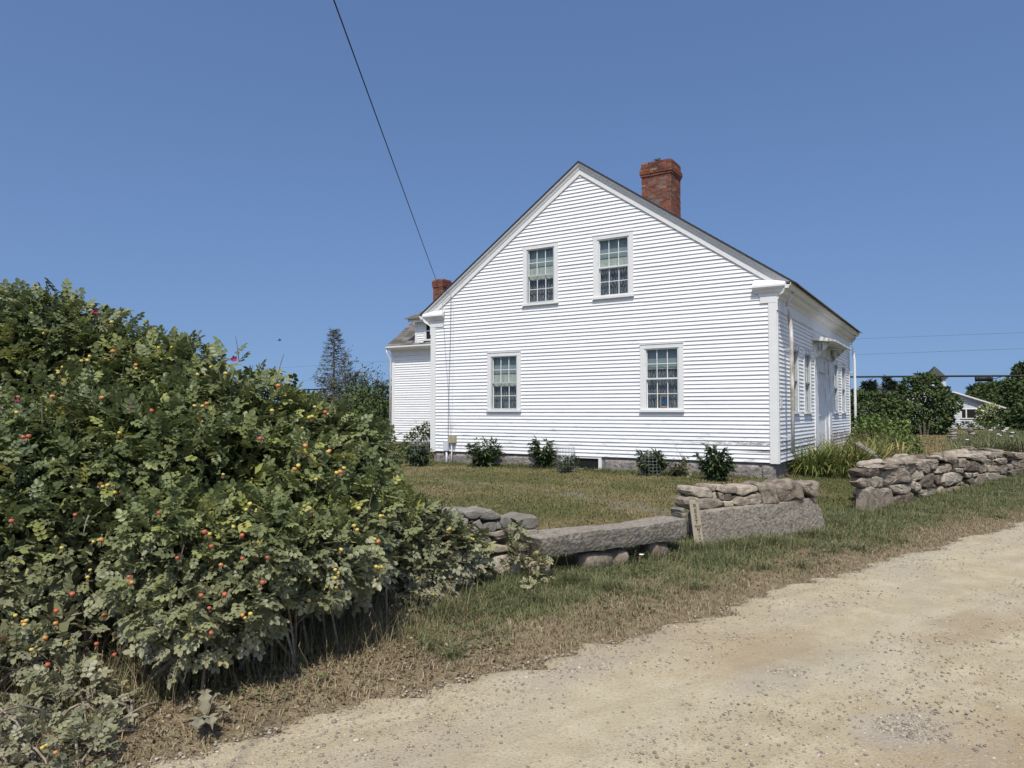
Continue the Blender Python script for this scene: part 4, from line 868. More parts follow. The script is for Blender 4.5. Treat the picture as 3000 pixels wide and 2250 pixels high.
def blob_points(blobs, dens, lump=.16, freq=2.4, inner=.35, viewbias=True):
    """points with normals over the outside of a union of lumpy balls"""
    P_, N_ = [], []
    C_ = np.array([b[0] for b in blobs]); R_ = np.array([b[1] for b in blobs])
    for c, r in zip(C_, R_):
        n = int(4*math.pi*r*r*dens); d = rv(n); k = 1+lump*sn(c+d*r, freq, 1.)+lump*.6*sn(c+d*r, freq*2.7, 2.)
        rad = r*k*(1-inner*rng.random(n)**2.2); p = c+d*rad[:, None]
        keep = np.ones(n, bool)
        for c2, r2 in zip(C_, R_):
            if c2 is c: continue
            dist = np.linalg.norm(p-c2, axis=1)
            keep &= ~((dist < r2*.80) & (np.linalg.norm(c2-c) > 1e-6))
        if viewbias:
            v = unit(CAM-p); keep &= (np.einsum('ij,ij->i', v, d) > -.25) | (rng.random(n) < .3)
        keep &= p[:, 2] > gz(p[:, 0], p[:, 1])+.02
        P_.append(p[keep]); N_.append(d[keep])
    return np.concatenate(P_), np.concatenate(N_)
def leaves_from(P, N, size, tmpl, upw=.75, spread=.6, rnd_hi=.06, jitter=.35):
    n = len(P); up = np.array([0, 0, 1.])
    X = unit(N*.9+rv(n)*.8+np.array([0, 0, -.15])); Z = unit(up*upw+N*.65+rv(n)*spread*.85)
    s = size*(1-jitter+2*jitter*rng.random(n)); Mx = frames(X, Z, s)
    r = np.clip(.42+.22*rng.normal(size=n)+.18*sn(P, 1.7, 3), 0, .86)
    # young shoots: small yellow-green groups
    hot = (sn(P, 6.5, 6.) > .62) & (rng.random(n) < .75) & (N[:, 2] > -.2); r[hot] = .84+.1*rng.random(hot.sum()); r[rng.random(n) < rnd_hi*.12] = .98
    return Mx, r
def foliage(name, P, N, size, tmpl, m, parent, **kw):
    Mx, r = leaves_from(P, N, size, tmpl, **kw); V, F = inst(tmpl[0], tmpl[1], Mx, P)
    return obj(name, V, F, m, parent, rnd=np.repeat(r, len(tmpl[0])), kind='stuff')
OV = 3000/2212.
def bb(lst): return [(at(x*OV, y*OV, t), .9*r*OV*t/FPX) for x, y, r, t in lst]
back = bb([(-90, 790, 150, 6.5), (40, 757, 122, 6.3), (120, 753, 112, 6.3), (205, 788, 125, 6.2), (290, 842, 118, 6.1), (385, 840, 105, 6.0), (60, 880, 160, 6.2), (260, 900, 150, 6.1), (-160, 900, 170, 6.6)])
main = bb([(485, 862, 100, 5.6), (565, 918, 108, 5.6), (650, 962, 98, 5.8), (715, 978, 92, 6.0), (772, 1012, 68, 6.3), (812, 975, 28, 6.2), (380, 960, 150, 5.5), (150, 1010, 190, 5.1), (310, 1030, 190, 5.1), (0, 1080, 200, 4.8), (500, 1080, 190, 5.2), (650, 1110, 165, 5.2), (170, 1210, 185, 4.6), (370, 1200, 165, 4.3), (-20, 1310, 190, 4.3),
           (545, 1195, 125, 4.4), (120, 1390, 130, 4.2), (30, 1500, 130, 3.9), (150, 1545, 95, 3.75), (60, 1620, 105, 3.65), (10, 1700, 90, 3.5), (-20, 1650, 95, 3.22), (80, 1650, 85, 3.22), (170, 1650, 55, 3.25), (215, 1590, 50, 3.5), (530, 1290, 85, 4.2), (400, 1330, 90, 4.0), (665, 1215, 95, 4.6), (-130, 1450, 180, 4.1), (750, 1160, 118, 5.0)])
right = bb([(830, 1120, 90, 6.2), (880, 1170, 95, 6.2), (950, 1180, 72, 6.25), (990, 1190, 45, 6.35), (905, 1265, 70, 6.0), (885, 1330, 62, 5.8), (820, 1260, 90, 6.0), (1010, 1215, 34, 6.4)])
random.seed(4)
def bush(name, blobs, base, label, nbr, nleaf):
    b = empty(name, base, label, 'rose bush', 'rose bushes by the road')
    P, N = blob_points(blobs, 560, lump=.21, freq=3.4, inner=.45)
    hol = (sn(P, 2.1, 9.) < -.42) & (rng.random(len(P)) < .85); P, N = P[~hol], N[~hol]; size = .114; szs = size*np.clip(((P-CAM)@FW)/4.9, .68, 1)
    # nearest large leaves as objects of their own
    dist = np.linalg.norm(P-CAM, axis=1); face = np.einsum('ij,ij->i', unit(CAM-P), N)
    sc_ = 1/dist+(face > .5)*.1; fr = FW@(P-CAM).T
    px = 1500+FPX*(RT@(P-CAM).T)/fr; py = 1125-FPX*(UP@(P-CAM).T)/fr
    sc_[(px < 0) | (px > 3000) | (py < 0) | (py > 2250) | (fr < 0)] = 0; sc_ += rng.random(len(P))*.06
    pick = np.argsort(-sc_)[:nleaf]; rest = np.setdiff1d(np.arange(len(P)), pick)
    foliage('foliage', P[rest], N[rest], szs[rest], LT, M['rose'], b)
    Pi, Ni = [], []
    for c, r in blobs:
        k_ = int(1700*r*r*r/.1); d_i = rv(k_); Pi.append(c+d_i*(r*.72*rng.random(k_)**.5)[:, None]); Ni.append(d_i)
    Pi, Ni = np.concatenate(Pi), np.concatenate(Ni); kz = Pi[:, 2] > gz(Pi[:, 0], Pi[:, 1])+.3; foliage('inner_foliage', Pi[kz], Ni[kz], .075, QT, M['rose'], b, rnd_hi=0)
    if nleaf:
        tms = []
        for k in range(5):
            me = mesh('leaf', LT[0]*np.array([1, rng.uniform(.85, 1.15), rng.uniform(.6, 1.6)]), LT[1]); me.materials.append(M['rose'])
            a = me.attributes.new('rnd', 'FLOAT', 'POINT'); a.data.foreach_set('value', np.full(len(LT[0]), .3+.1*k, np.float32)); tms.append(me)
        Mx, r = leaves_from(P[pick], N[pick], szs[pick], LT)
        for i in range(len(pick)):
            o = bpy.data.objects.new('leaf', tms[i % 5]); COL.objects.link(o); o.parent = b
            m4 = Matrix([[*Mx[i][0], 0], [*Mx[i][1], 0], [*Mx[i][2], 0], [0, 0, 0, 1]]); m4.translation = Vector(P[pick[i]]-org(b)); o.matrix_local = m4
    # branches
    tb = MB()
    for i in range(nbr):
        c, r = random.choice(blobs); d = unit(np.array([random.gauss(0, 1), random.gauss(0, 1), random.gauss(.2, 1)])); tip = c+d*r*random.uniform(.85, 1.2)
        root = np.array([c[0]+random.uniform(-.3, .3)+(-.25), c[1]+random.uniform(-.3, .3)+.15, -.55]); md = (root*.45+tip*.55)+np.array([random.uniform(-.12, .12), random.uniform(-.12, .12), .18])
        q = [(1-s)**2*root+2*s*(1-s)*md+s*s*tip for s in np.linspace(0, 1, 6)]; tb.tube(q, [.011, .009, .008, .006, .005, .003], 4)
    tb.o('branches', M['twig'], b, kind='stuff')
    return b
B2 = bush('rose_bush', main, (7.2, -12.6, -.55), 'huge rose bush with dusty leaves and red and yellow hips, nearest the road', 260, 240)
B1 = bush('rose_bush', back, (6.0, -12.0, -.5), 'taller rose bush rising dark at the far left behind the big one', 110, 0)
B3 = bush('rose_bush', right, (8.0, -10.9, -.5), 'low rose growth draped over the end of the low stone wall', 40, 60)
print('bush', time.time()-T0)
ALLB = [(b, B2) for b in main]+[(b, B1) for b in back]+[(b, B3) for b in right]
def surf(px, py, strict=False):
    for k in range(1 if strict else 14):
        r_ = surf1(px, py+8*k)
        if r_[0] is not None: return r_
    return None, None
def surf1(px, py, strict=True):
    d = ray(px, py); best = None
    for (c, r), ow in ALLB:
        r = r*1.02; oc = CAM-c; A = d@d; Bq = 2*oc@d; Cq = oc@oc-r*r; D_ = Bq*Bq-4*A*Cq
        if D_ > 0:
            t = (-Bq-math.sqrt(D_))/(2*A)
            if best is None or t < best[0]: best = (t, ow)
    if best is None and strict: return None, None
    if best is None:
        i = int(np.argmin([np.linalg.norm(np.cross(c-CAM, d)) for (c, r), ow in ALLB])); (c, r), ow = ALLB[i]; best = (((c-CAM)@d)/(d@d), ow)
    return CAM+d*(best[0]-.07), best[1]
HIPS = 'y213,883 y92,918 y173,914 y221,912 o37,981 y130,977 y327,944 r412,976 o331,1029 y465,962 y503,985 y171,1092 o299,1165 y429,1150 y492,1113 y617,1075 y579,1097 y661,1094 r445,1203 y350,1268 r84,1278 r68,1281 y49,1208 r644,1229 o595,1238 o154,1162 o815,1130 y960,1141 y922,1152 r953,1176 y797,1203 y905,1223 y914,1221 y823,1232 r761,1285 y866,1293 y886,1254 y987,1291 y1004,1290 y996,1297 o996,1383 y986,1385 y1008,1371 y926,1404 r774,1442 y1099,1353 o909,1492 o899,1502 r709,1568 r710,1636 r784,1633 r769,1706 y1037,1540 y1046,1552 y1098,1579 o1107,1586 y1000,1610 y1115,1512 y1122,1512 y1051,1489 o1149,1652 y1004,1761 y1269,1742 y1312,1552 y1318,1549 y1380,1578 y1386,1572 y1374,1574 r34,1526 r220,1508 r465,1502 r165,1789 r305,1803 o163,1826 y45,1803 r212,1740 r378,1690 o386,1706 r519,1634 r599,1558 y614,1564 r619,1600 o647,1655 r658,1741 r589,1744 r613,1781 r14,1872 o133,1868 y93,1903 r283,1886 y406,1858 r333,1857 r140,1947 o203,1955 r335,1918 r619,1854 r690,1872 y136,2183 y124,2190 o163,2204 y181,1605 y684,1543 y905,1700'
hipm = {}
for key, mm_ in (('r', 'hip_red'), ('o', 'hip_orange'), ('y', 'hip_yellow')):
    V, F = pebble_mesh((0, 0, 0), (.0185, .0185, .0145), 0, 1, .02, 10, 7); me = mesh('rose_hip', V, F); me.materials.append(M[mm_]); me.polygons.foreach_set('use_smooth', np.ones(len(me.polygons), bool)); hipm[key] = me
sm = MB()
for k in range(6):
    a = k*1.05; sm.tube([(0, 0, -.012), (.008*math.cos(a), .008*math.sin(a), -.025), (.016*math.cos(a+.3), .016*math.sin(a+.3), -.05)], [.0022, .0018, .0006], 4)
sepm = mesh('sepals', sm.V, sm.F); sepm.materials.append(M['sepal'])
extra = []
for i in range(30):
    ex_, ey_ = random.uniform(0, 1300), random.uniform(880, 2000)
    for j in range(random.choice((1, 2, 3))): extra.append('%s%d,%d' % (random.choice('yyyo'), ex_+random.gauss(0, 12), ey_+random.gauss(0, 10)))
for tk in HIPS.split()+extra:
    c = tk[0]; px, py = map(float, tk[1:].split(',')); p, ow = surf(px, py, tk in extra)
    if p is None: continue
    p = p+unit(CAM-p)*.06
    o = bpy.data.objects.new('rose_hip', hipm[c]); COL.objects.link(o); o.parent = ow; o.location = p-org(ow); s = random.uniform(.68, .98)*(.95 if c != 'y' else .82)*float(np.clip(((p-CAM)@FW)/4.8, .66, 1.05)); o.scale = (s, s, s); o.rotation_euler = (random.uniform(-.5, .5), random.uniform(-.5, .5), 0)
    q = bpy.data.objects.new('sepals', sepm); COL.objects.link(q); q.parent = o
def flower(p, ow, m, s=.035, name='flower'):
    V, F = [], []; n_ = unit(CAM-p); x_ = unit(np.cross(n_, (0, 0, 1))); y_ = np.cross(n_, x_)
    for k in range(5):
        a = k*1.257; b = len(V); dd_ = x_*math.cos(a)+y_*math.sin(a); e_ = x_*math.cos(a+1.57)+y_*math.sin(a+1.57)
        V += [p, p+dd_*s*.6+e_*s*.4+n_*.008, p+dd_*s+n_*.014, p+dd_*s*.6-e_*s*.4+n_*.008]; F.append((b, b+1, b+2, b+3))
    obj(name, V, F, m, ow)
for px, py in ((277, 885), (686, 999), (384, 1173), (47, 1158)):
    p, ow = surf(px, py+12)
    if p is not None: flower(p+unit(CAM-p)*.05, ow, M['petal'], .026)
# bare twigs poking out
for a, b_ in (((810, 1080), (832, 1036)), ((700, 1010), (690, 985)), ((1130, 1700), (1190, 1790)), ((330, 1050), (350, 1020)), ((1120, 1375), (1160, 1345)), ((260, 1510), (245, 1560))):
    p, ow = surf(*a)
    if p is None: continue
    t = (p-CAM)@FW; q = at(*b_, t-.05); MB().tube([p, (p+q)/2+np.array([0, 0, .02]), q], [.006, .004, .002], 4).o('twig', M['twig'], ow)
# dark dry grass under the bush overhang
# ---------------------------------------------------------------- grasses
BL = (np.array([(-.5, 0, 0), (.5, 0, 0), (.38, .25, .55), (-.38, .25, .55), (0, .8, 1.)]), [(0, 1, 2, 3), (3, 2, 4, 4)])
def blades(name, P, hgt, wid, r, m, lean=.5, parent=None, **kw):
    n = len(P); a = rng.random(n)*6.283; ca, sa = np.cos(a), np.sin(a); ln = lean*(.4+rng.random(n)*1.2)
    tv = BL[0]; V = np.zeros((n, 5, 3))
    for i, (x, y, z) in enumerate(tv):
        X = x*wid; Yv = y*hgt*ln; V[:, i, 0] = P[:, 0]+X*ca-Yv*sa; V[:, i, 1] = P[:, 1]+X*sa+Yv*ca; V[:, i, 2] = P[:, 2]+z*hgt*(1-.25*ln*z)
    b = (np.arange(n)*5)[:, None]; F = np.concatenate([b+np.array([0, 1, 4]), b+np.array([0, 1, 2]), b+np.array([0, 2, 3]), b+np.array([3, 2, 4])])
    F = F[n:]
    return obj(name, V.reshape(-1, 3), F, m, parent, rnd=np.repeat(r, 5), at_=(P[:, 0].mean(), P[:, 1].mean(), -.5) if parent is None else None, **kw)
def scatter(n, xlo, xhi, ylo, yhi): return rng.uniform(xlo, xhi, n), rng.uniform(ylo, yhi, n)
def inview(x, y, z, m=120):
    d = np.stack([x, y, z], -1)-CAM; f = d@FW; px = 1500+FPX*(d@RT)/np.maximum(f, .01); return (f > .3) & (px > -m) & (px < 3000+m)
def nz2(x, y, f, ph=0): return sn(np.stack([x, y, x*0], -1), f, ph)
# lawn
x, y = scatter(420000, -4, 16, -11, 16); wl = wall_x(y)
ok = (x < wl-.25) & ~((x > -.1) & (x < 9.1) & (y > -.02)) & inview(x, y, x*0-.4) & (rng.random(len(x)) < np.clip(1.3-(np.hypot(x-CAM[0], y-CAM[1])-7)/22, .25, 1))
x, y, wl = x[ok], y[ok], wl[ok]; z = gz(x, y)
dry = .5+.30*nz2(x, y, .8, 1)+.28*nz2(x, y, 2.3, 2)+.12*nz2(x, y, 7, 3)
path = np.exp(-((y-PIC-PSL*x+.08*np.sin(x*2.3))/.30)**2)*np.clip(nz2(x, y, 1.1, 5)*1.2+.45, 0, .9)*(x < 8.6)      # worn greyish track
near = np.exp(-np.abs(y+.25)/.35)*((x > -.3) & (x < 9.3)); edgeg = np.exp(-(wl-x)/.35)
r = np.clip(.07+dry*.9-.45*near-.3*edgeg+.12*rng.normal(size=len(x))-.12*(x > 8.2), 0, 1)
keep = rng.random(len(x)) > path*.85
x, y, z, r, near, edgeg = [a[keep] for a in (x, y, z, r, near, edgeg)]
print('lawn blades', len(x))
hh = (.028+.022*rng.random(len(x)))*(1+1.6*near*(1+1.2*nz2(x, y, 3.3, 4))+1.2*edgeg); blades('lawn_grass', np.stack([x, y, z-.004], -1), hh, .008+.006*rng.random(len(x)), r, M['lawn'], .9, kind='stuff', label='short dry lawn grass between the stone wall and the house', cat='grass')
# verge: green near the wall, brown towards the road
x, y = scatter(900000, 6, 15, -14.5, 7); e = edge_x(y); wl = wall_x(y); s = (e-x)/np.maximum(e-wl, .3)
jag = .13*nz2(x, y, 4, 1)+.10*nz2(x, y, 11, 2)-.12*rng.random(len(x))**4
ok = (s > -.10+jag+.12*rng.random(len(x))) & (s < 1.15) & inview(x, y, x*0-.5, 60) & (rng.random(len(x)) < np.clip(.30+1.3*s, .12, 1)); x, y, s = x[ok], y[ok], s[ok]; z = gz(x, y)
bare = (nz2(x, y, 2.1, 7) > .5) & (s < .35) & (rng.random(len(x)) < .5); x, y, z, s = [a[~bare] for a in (x, y, z, s)]
g = np.clip((s-.05+.30*nz2(x, y, 1.3, 4)+.22*nz2(x, y, 4.1, 6)+.1*nz2(x, y, 11, 6))*2.2, 0, 1)*np.where((y < -10.8) & (edge_x(y)-x > .9), .3, 1)
r = np.clip(.86-.5*g+.16*rng.normal(size=len(x)), 0, 1); print('verge blades', len(x))
hh = (.03+.035*rng.random(len(x)))*(1+.9*g*np.clip(s, 0, 1.2)*(1+.8*nz2(x, y, 3, 8))); hh *= np.where((s > .85) & (rng.random(len(x)) < .1), 2., 1)
blades('verge_grass', np.stack([x, y, z-.004], -1), hh, .004+.005*rng.random(len(x)), r, M['grass'], 1.0, kind='stuff', label='rough green and brown grass on the road verge', cat='grass')
# tufts at the foot of the walls and under the bench
tp = []
for px, py, n, R_ in ((1680, 1700, 500, .16), (1640, 1640, 300, .12), (1720, 1650, 450, .2), (1860, 1630, 700, .25), (1960, 1610, 800, .22), (2040, 1610, 500, .14), (2150, 1600, 500, .2), (2260, 1590, 600, .25), (2390, 1570, 700, .22), (1560, 1690, 300, .15),
    (2460, 1540, 400, .15), (2530, 1520, 300, .15), (2640, 1490, 500, .25), (2760, 1460, 500, .3), (2890, 1420, 700, .35), (2960, 1410, 600, .35), (2800, 1470, 300, .3), (1420, 1740, 500, .25), (1330, 1790, 500, .25), (2010, 1540, 300, .08), (2430, 1520, 600, .25), (2480, 1500, 500, .25), (2120, 1640, 200, .25), (1800, 1720, 300, .25)):
    p = onz(px, py, -.5); a = rng.random(n)*6.28; q = R_*1.3*np.abs(rng.normal(size=n))*.6; tp.append(np.stack([p[0]+q*np.cos(a), p[1]+q*np.sin(a), np.full(n, -.51)], -1))
for i in range(90):
    y_ = random.uniform(-12.5, 4); e_ = float(edge_x(y_)); w_ = float(wall_x(y_)); x_ = e_-random.uniform(.3, max(.5, e_-w_-.1)); n = random.randint(40, 140); R_ = random.uniform(.03, .09)
    a = rng.random(n)*6.28; q = R_*np.abs(rng.normal(size=n)); tp.append(np.stack([x_+q*np.cos(a), y_+q*np.sin(a), np.full(n, float(gz(x_, y_))-.01)], -1))
tp = np.concatenate(tp); blades('tall_grass', tp, .06+.15*rng.random(len(tp))**1.6, .003+.004*rng.random(len(tp)), np.clip(.36+.2*rng.normal(size=len(tp)), 0, 1), M['grass'], 1.7, kind='stuff', label='longer green grass tufts at the foot of the walls and bench', cat='grass')
# weeds: small broad leaves on the verge
x, y = scatter(60000, 6, 14, -14.5, 4); e = edge_x(y); wl = wall_x(y); s = (e-x)/np.maximum(e-wl, .3)
ok = (s > .12) & (s < 1.05) & inview(x, y, x*0-.5, 60) & (nz2(x, y, 2.6, 9) > .15); x, y, s = x[ok], y[ok], s[ok]
P = np.stack([x, y, gz(x, y)+.015+.03*rng.random(len(x))], -1); n = len(P); Mx = frames(rv(n)*np.array([1, 1, .35]), unit(np.array([0, 0, 1.])+.5*rv(n)), .02+.03*rng.random(n))
V, F = inst(*QT, Mx, P); obj('verge_weeds', V, F, M['grass'], None, rnd=np.repeat(np.clip(.3+.2*rng.normal(size=n), 0, .7), 4), kind='stuff', label='low leafy weeds among the verge grass', cat='weeds')
sd = []
for i in range(420):
    y_ = random.uniform(-13.5, 3); e_ = float(edge_x(y_)); w_ = float(wall_x(y_)); x_ = e_-random.uniform(.25, max(.5, e_-w_-.05))
    h_ = random.uniform(.10, .26); l_ = random.uniform(-.06, .06); z_ = float(gz(x_, y_)); sd.append([(x_, y_, z_), (x_+l_*.4, y_+l_*.3, z_+h_*.6), (x_+l_, y_+l_*.8, z_+h_)])
sb = MB()
for q_ in sd: sb.tube(q_, [.0018, .0014, .0009], 3); a_ = np.array(q_[2]); sb.tube([a_, a_+np.array([.006, .004, .03])], [.004, .001], 3)
sb.o('seed_stalks', M['sepal'], None, kind='stuff', label='thin dry seed stalks standing in the verge grass', cat='grass')
# litter along the road edge, thick under the bush
x, y = scatter(240000, 7, 15, -15.2, 6); e = edge_x(y); s = e-x
jag = .10*nz2(x, y, 4, 1)+.06*nz2(x, y, 11, 2)
ok = (s > -.16+jag+.1*rng.random(len(x))) & (s < .75+.15*nz2(x, y, 2, 3)) & inview(x, y, x*0-.5, 60) & (rng.random(len(x)) < np.where(y < -11.3, .85, .10)); x, y, s = x[ok], y[ok], s[ok]; n = len(x); print('litter', n)
P = np.stack([x, y, gz(x, y)+.004+.03*rng.random(n)*np.clip(s*2.5, .1, 1)], -1); Mx = frames(rv(n)*np.array([1, 1, .5]), unit(np.array([0, 0, 1.])+.9*rv(n)), .012+.022*rng.random(n))
V, F = inst(*QT, Mx, P); obj('leaf_litter', V, F, M['litter'], None, rnd=np.repeat(np.clip(.45+.27*rng.normal(size=n), 0, 1), 4), kind='stuff', label='brown dead leaves and crumbs along the road edge', cat='litter')
# dry grass stems in the dark hollow of the bush
x, y = scatter(5200, 7.2, 9.0, -14, -10.6); ok = (x < edge_x(y)-.62); x, y = x[ok], y[ok]
blades('dry_stems', np.stack([x, y, gz(x, y)], -1), .1+.25*rng.random(len(x)), .004, np.clip(.7+.25*rng.normal(size=len(x)), 0, 1), M['grass'], .9, kind='stuff', label='dry grass stems in the hollow under the rose bush', cat='grass')
# pebbles on the road
ico = pebble_mesh((0, 0, 0), (1, 1, 1), 0, 3, .15, 6, 4); it = []
for f in ico[1]: it += [f] if len(f) == 3 else [(f[0], f[1], f[2]), (f[0], f[2], f[3])]
it = (np.array(ico[0]), np.array(it))
N0 = 220000; dpt = 2.4+11*rng.random(N0)**1.4; px = rng.uniform(-80, 3080, N0); dx_ = (px-1500)/FPX
x = CAM[0]+dpt*(FW[0]+RT[0]*dx_); y = CAM[1]+dpt*(FW[1]+RT[1]*dx_); s = x-edge_x(y)
patch = nz2(x, y, 1.6, 1)*.6+.5*nz2(x, y, 4.1, 3)
for (pp_, ra, rb_, cc_, am) in PATCH:
    if cc_[2] < .2: continue
    c0 = onz(pp_[0], pp_[1], -.556); du = (x-c0[0])*.92-(y-c0[1])*.39; dv = (x-c0[0])*.39+(y-c0[1])*.92; patch += 1.0*np.exp(-(du/rb_)**2-(dv/ra)**2)
ok = (s > .0) & (s < 6.5) & (rng.random(N0) < np.where(patch > .66, 1., (.16+.25*np.exp(-s/.2))*(1-.75*np.exp(-((s-1.0)/.3)**2))*(1-.75*np.exp(-((s-2.65)/.32)**2)))); x, y, patch, dpt = x[ok], y[ok], patch[ok], dpt[ok]; n = len(x)
sz = (.003+.0065*rng.random(n)**2.4); big = rng.random(n) < .012; sz[big] *= 1.9
zz = -.556-.016*np.exp(-((s[ok]-1.0)/.28)**2)-.018*np.exp(-((s[ok]-2.65)/.3)**2)+.012*np.exp(-((s[ok]-1.8)/.35)**2)+.006*np.sin(x*1.9+y*.4)*np.sin(y*.9+1)+.002*np.sin(x*5+y*2)
Mx = frames(rv(n)*np.array([1, 1, .1]), np.tile(np.array([[0, 0, 1.]]), (n, 1)), sz); Mx = Mx*np.array([1.2, 1, .6])[None, None, :]
V, F = inst(it[0], it[1], Mx, np.stack([x, y, zz+sz*.25], -1)); print('pebbles', n)
obj('road_pebbles', V, F, M['pebble'], None, rnd=np.repeat(rng.random(n), len(it[0])), kind='stuff', label='loose pebbles and gravel scattered over the dirt road', cat='pebbles')
print('grass', time.time()-T0)
# ---------------------------------------------------------------- planted things near the house
def peony(px, py, hpx, wpx, label, m='peony', cage=False, n=300, zb=-.33, ls=.145, name='peony', cat='plant', top=None, group='plants set along the foundation'):
    g0 = onz(px, py, zb); t = (g0-CAM)@FW; H = hpx*t/FPX; W_ = wpx*1.15*t/FPX/2
    b = empty(name, g0, label, cat, group); P, N = [], []; st = MB()
    k = 26
    for i in range(k):
        a = random.uniform(0, 6.28); rr = W_*math.sqrt(random.random())*.95; hh_ = H*random.uniform(.45, 1.02)*(1-.35*(rr/W_)**2)
        tip = g0+np.array([rr*math.cos(a), rr*math.sin(a), hh_]); md = g0+np.array([rr*.35*math.cos(a), rr*.35*math.sin(a), hh_*.6])
        q = [(1-s)**2*(g0+np.array([rr*.2*math.cos(a), rr*.2*math.sin(a), 0]))+2*s*(1-s)*md+s*s*tip for s in np.linspace(0, 1, 5)]; st.tube(q, [.007, .006, .005, .004, .003], 4)
        for j in range(n//k):
            s = random.uniform(.15, 1); p = (1-s)**2*g0+2*s*(1-s)*md+s*s*tip+np.array([random.gauss(0, .03), random.gauss(0, .03), random.gauss(0, .02)]); P.append(p); N.append((math.cos(a)+random.gauss(0, .5), math.sin(a)+random.gauss(0, .5), random.uniform(-.1, .5)))
    st.o('stems', M['stalk'], b); P = np.array(P); N = unit(np.array(N)); kk = 4
    P4 = np.repeat(P, kk, 0); N4 = unit(np.repeat(N, kk, 0)+.75*rv(len(P)*kk)); n4 = len(P4)
    Mx = frames(N4+np.array([0, 0, -.15]), unit(np.array([0, 0, 1.])+.4*N4+.5*rv(n4)), ls*(.6+.7*rng.random(n4))); V, F = inst(*LN, Mx, P4)
    obj('foliage', V, F, M[m], b, rnd=np.repeat(np.clip(.45+.25*rng.normal(size=n4), 0, 1), 6), kind='stuff')
    if cage:
        cg = MB(); R_ = W_*.72; hc = H*cage
        for i in range(18):
            a = i*6.283/18; cg.tube([g0+np.array([R_*math.cos(a), R_*math.sin(a), 0]), g0+np.array([R_*math.cos(a), R_*math.sin(a), hc])], .003, 3)
        for j in range(1, 8): cg.tube([g0+np.array([R_*math.cos(a), R_*math.sin(a), hc*j/7]) for a in np.linspace(0, 6.283, 19)], .003, 3)
        cg.o('wire_cage', M['metal'], b)
    return b
random.seed(77)
peony(1228, 1368, 82, 66, 'caged dark peony beside the left corner of the house', cage=.9, n=300)
peony(1420, 1370, 98, 92, 'wide bushy peony under the lower left window', n=330)
peony(1590, 1374, 102, 66, 'tall narrow peony just left of the cellar window', n=280)
peony(1658, 1388, 62, 64, 'small light green plant in a wire cage before the cellar window', cage=1.25, n=220, ls=.09)
peony(1908, 1396, 86, 80, 'caged peony right of the cellar window, below the lower right window', cage=.75, n=300)
peony(1988, 1398, 68, 74, 'reddish thin shrub between two peonies', m='redleaf', n=200, ls=.07, name='small_shrub', cat='shrub')
peony(2093, 1410, 108, 96, 'big two-tiered green peony nearest the right corner of the house', n=360)
# shrubs by the wing
def shrubby(name, blobs, dens, size, m, label, cat='shrub', tmpl=QT, trunk=True, group=None, lump=.2, freq=2., inner=.5, hotf=0, flowers=None):
    c = np.mean([b[0] for b in blobs], 0); base = np.array([c[0], c[1], gzf(c[0], c[1])]); b = empty(name, base, label, cat, group)
    P, N = blob_points(blobs, dens, lump, freq, inner); n = len(P); Mx, r = leaves_from(P, N, size, tmpl, jitter=.4); r = np.clip(r, 0, 1)
    if hotf: q = (N[:, 2] > -.2) & (rng.random(n) < hotf); r[q] = .75+.25*rng.random(q.sum())
    V, F = inst(tmpl[0], tmpl[1], Mx, P); obj('crown' if cat == 'tree' else 'foliage', V, F, M[m], b, rnd=np.repeat(r, len(tmpl[0])), kind='stuff')
    if trunk:
        tb = MB()
        for (cc, rr) in blobs[:10]:
            for k in range(3):
                tip = cc+rv(1)[0]*rr*.7; md = base*.5+tip*.5+np.array([0, 0, rr*.3]); s0 = np.array([base[0]+random.uniform(-.1, .1)*rr, base[1], base[2]-.05]); ww = max(.012, rr*.05)
                tb.tube([(1-s)**2*s0+2*s*(1-s)*md+s*s*tip for s in np.linspace(0, 1, 6)], list(np.linspace(ww, ww*.2, 6)), 5)
        tb.o('trunk' if cat == 'tree' else 'stems', M['bark'], b)
    return b
def pb(lst): return [(at(x, y, t), .92*r*t/FPX) for x, y, r, t in lst]
shrubby('flowering_shrub', pb([(1235, 1290, 32, 21.5), (1205, 1300, 28, 21.5), (1250, 1260, 22, 21.5), (1190, 1330, 26, 21.5), (1250, 1330, 26, 21.5), (1225, 1268, 20, 21.5)]), 800, .07, 'shrub', 'shrub with small pale flowers in the angle between wing and gable', lump=.3, freq=4)
fs = bpy.data.objects['flowering_shrub']
for i in range(16):
    p = at(random.uniform(1205, 1260), random.uniform(1235, 1300), 20.9); flower(p, fs, M['pinkpetal'], .026)
shrubby('low_shrub', pb([(1120, 1310, 30, 21), (1150, 1325, 24, 21), (1090, 1320, 34, 21), (1175, 1320, 20, 21.)]), 300, .08, 'shrub', 'low green shrub in front of the wing, behind the big rose bush', lump=.3, freq=4)
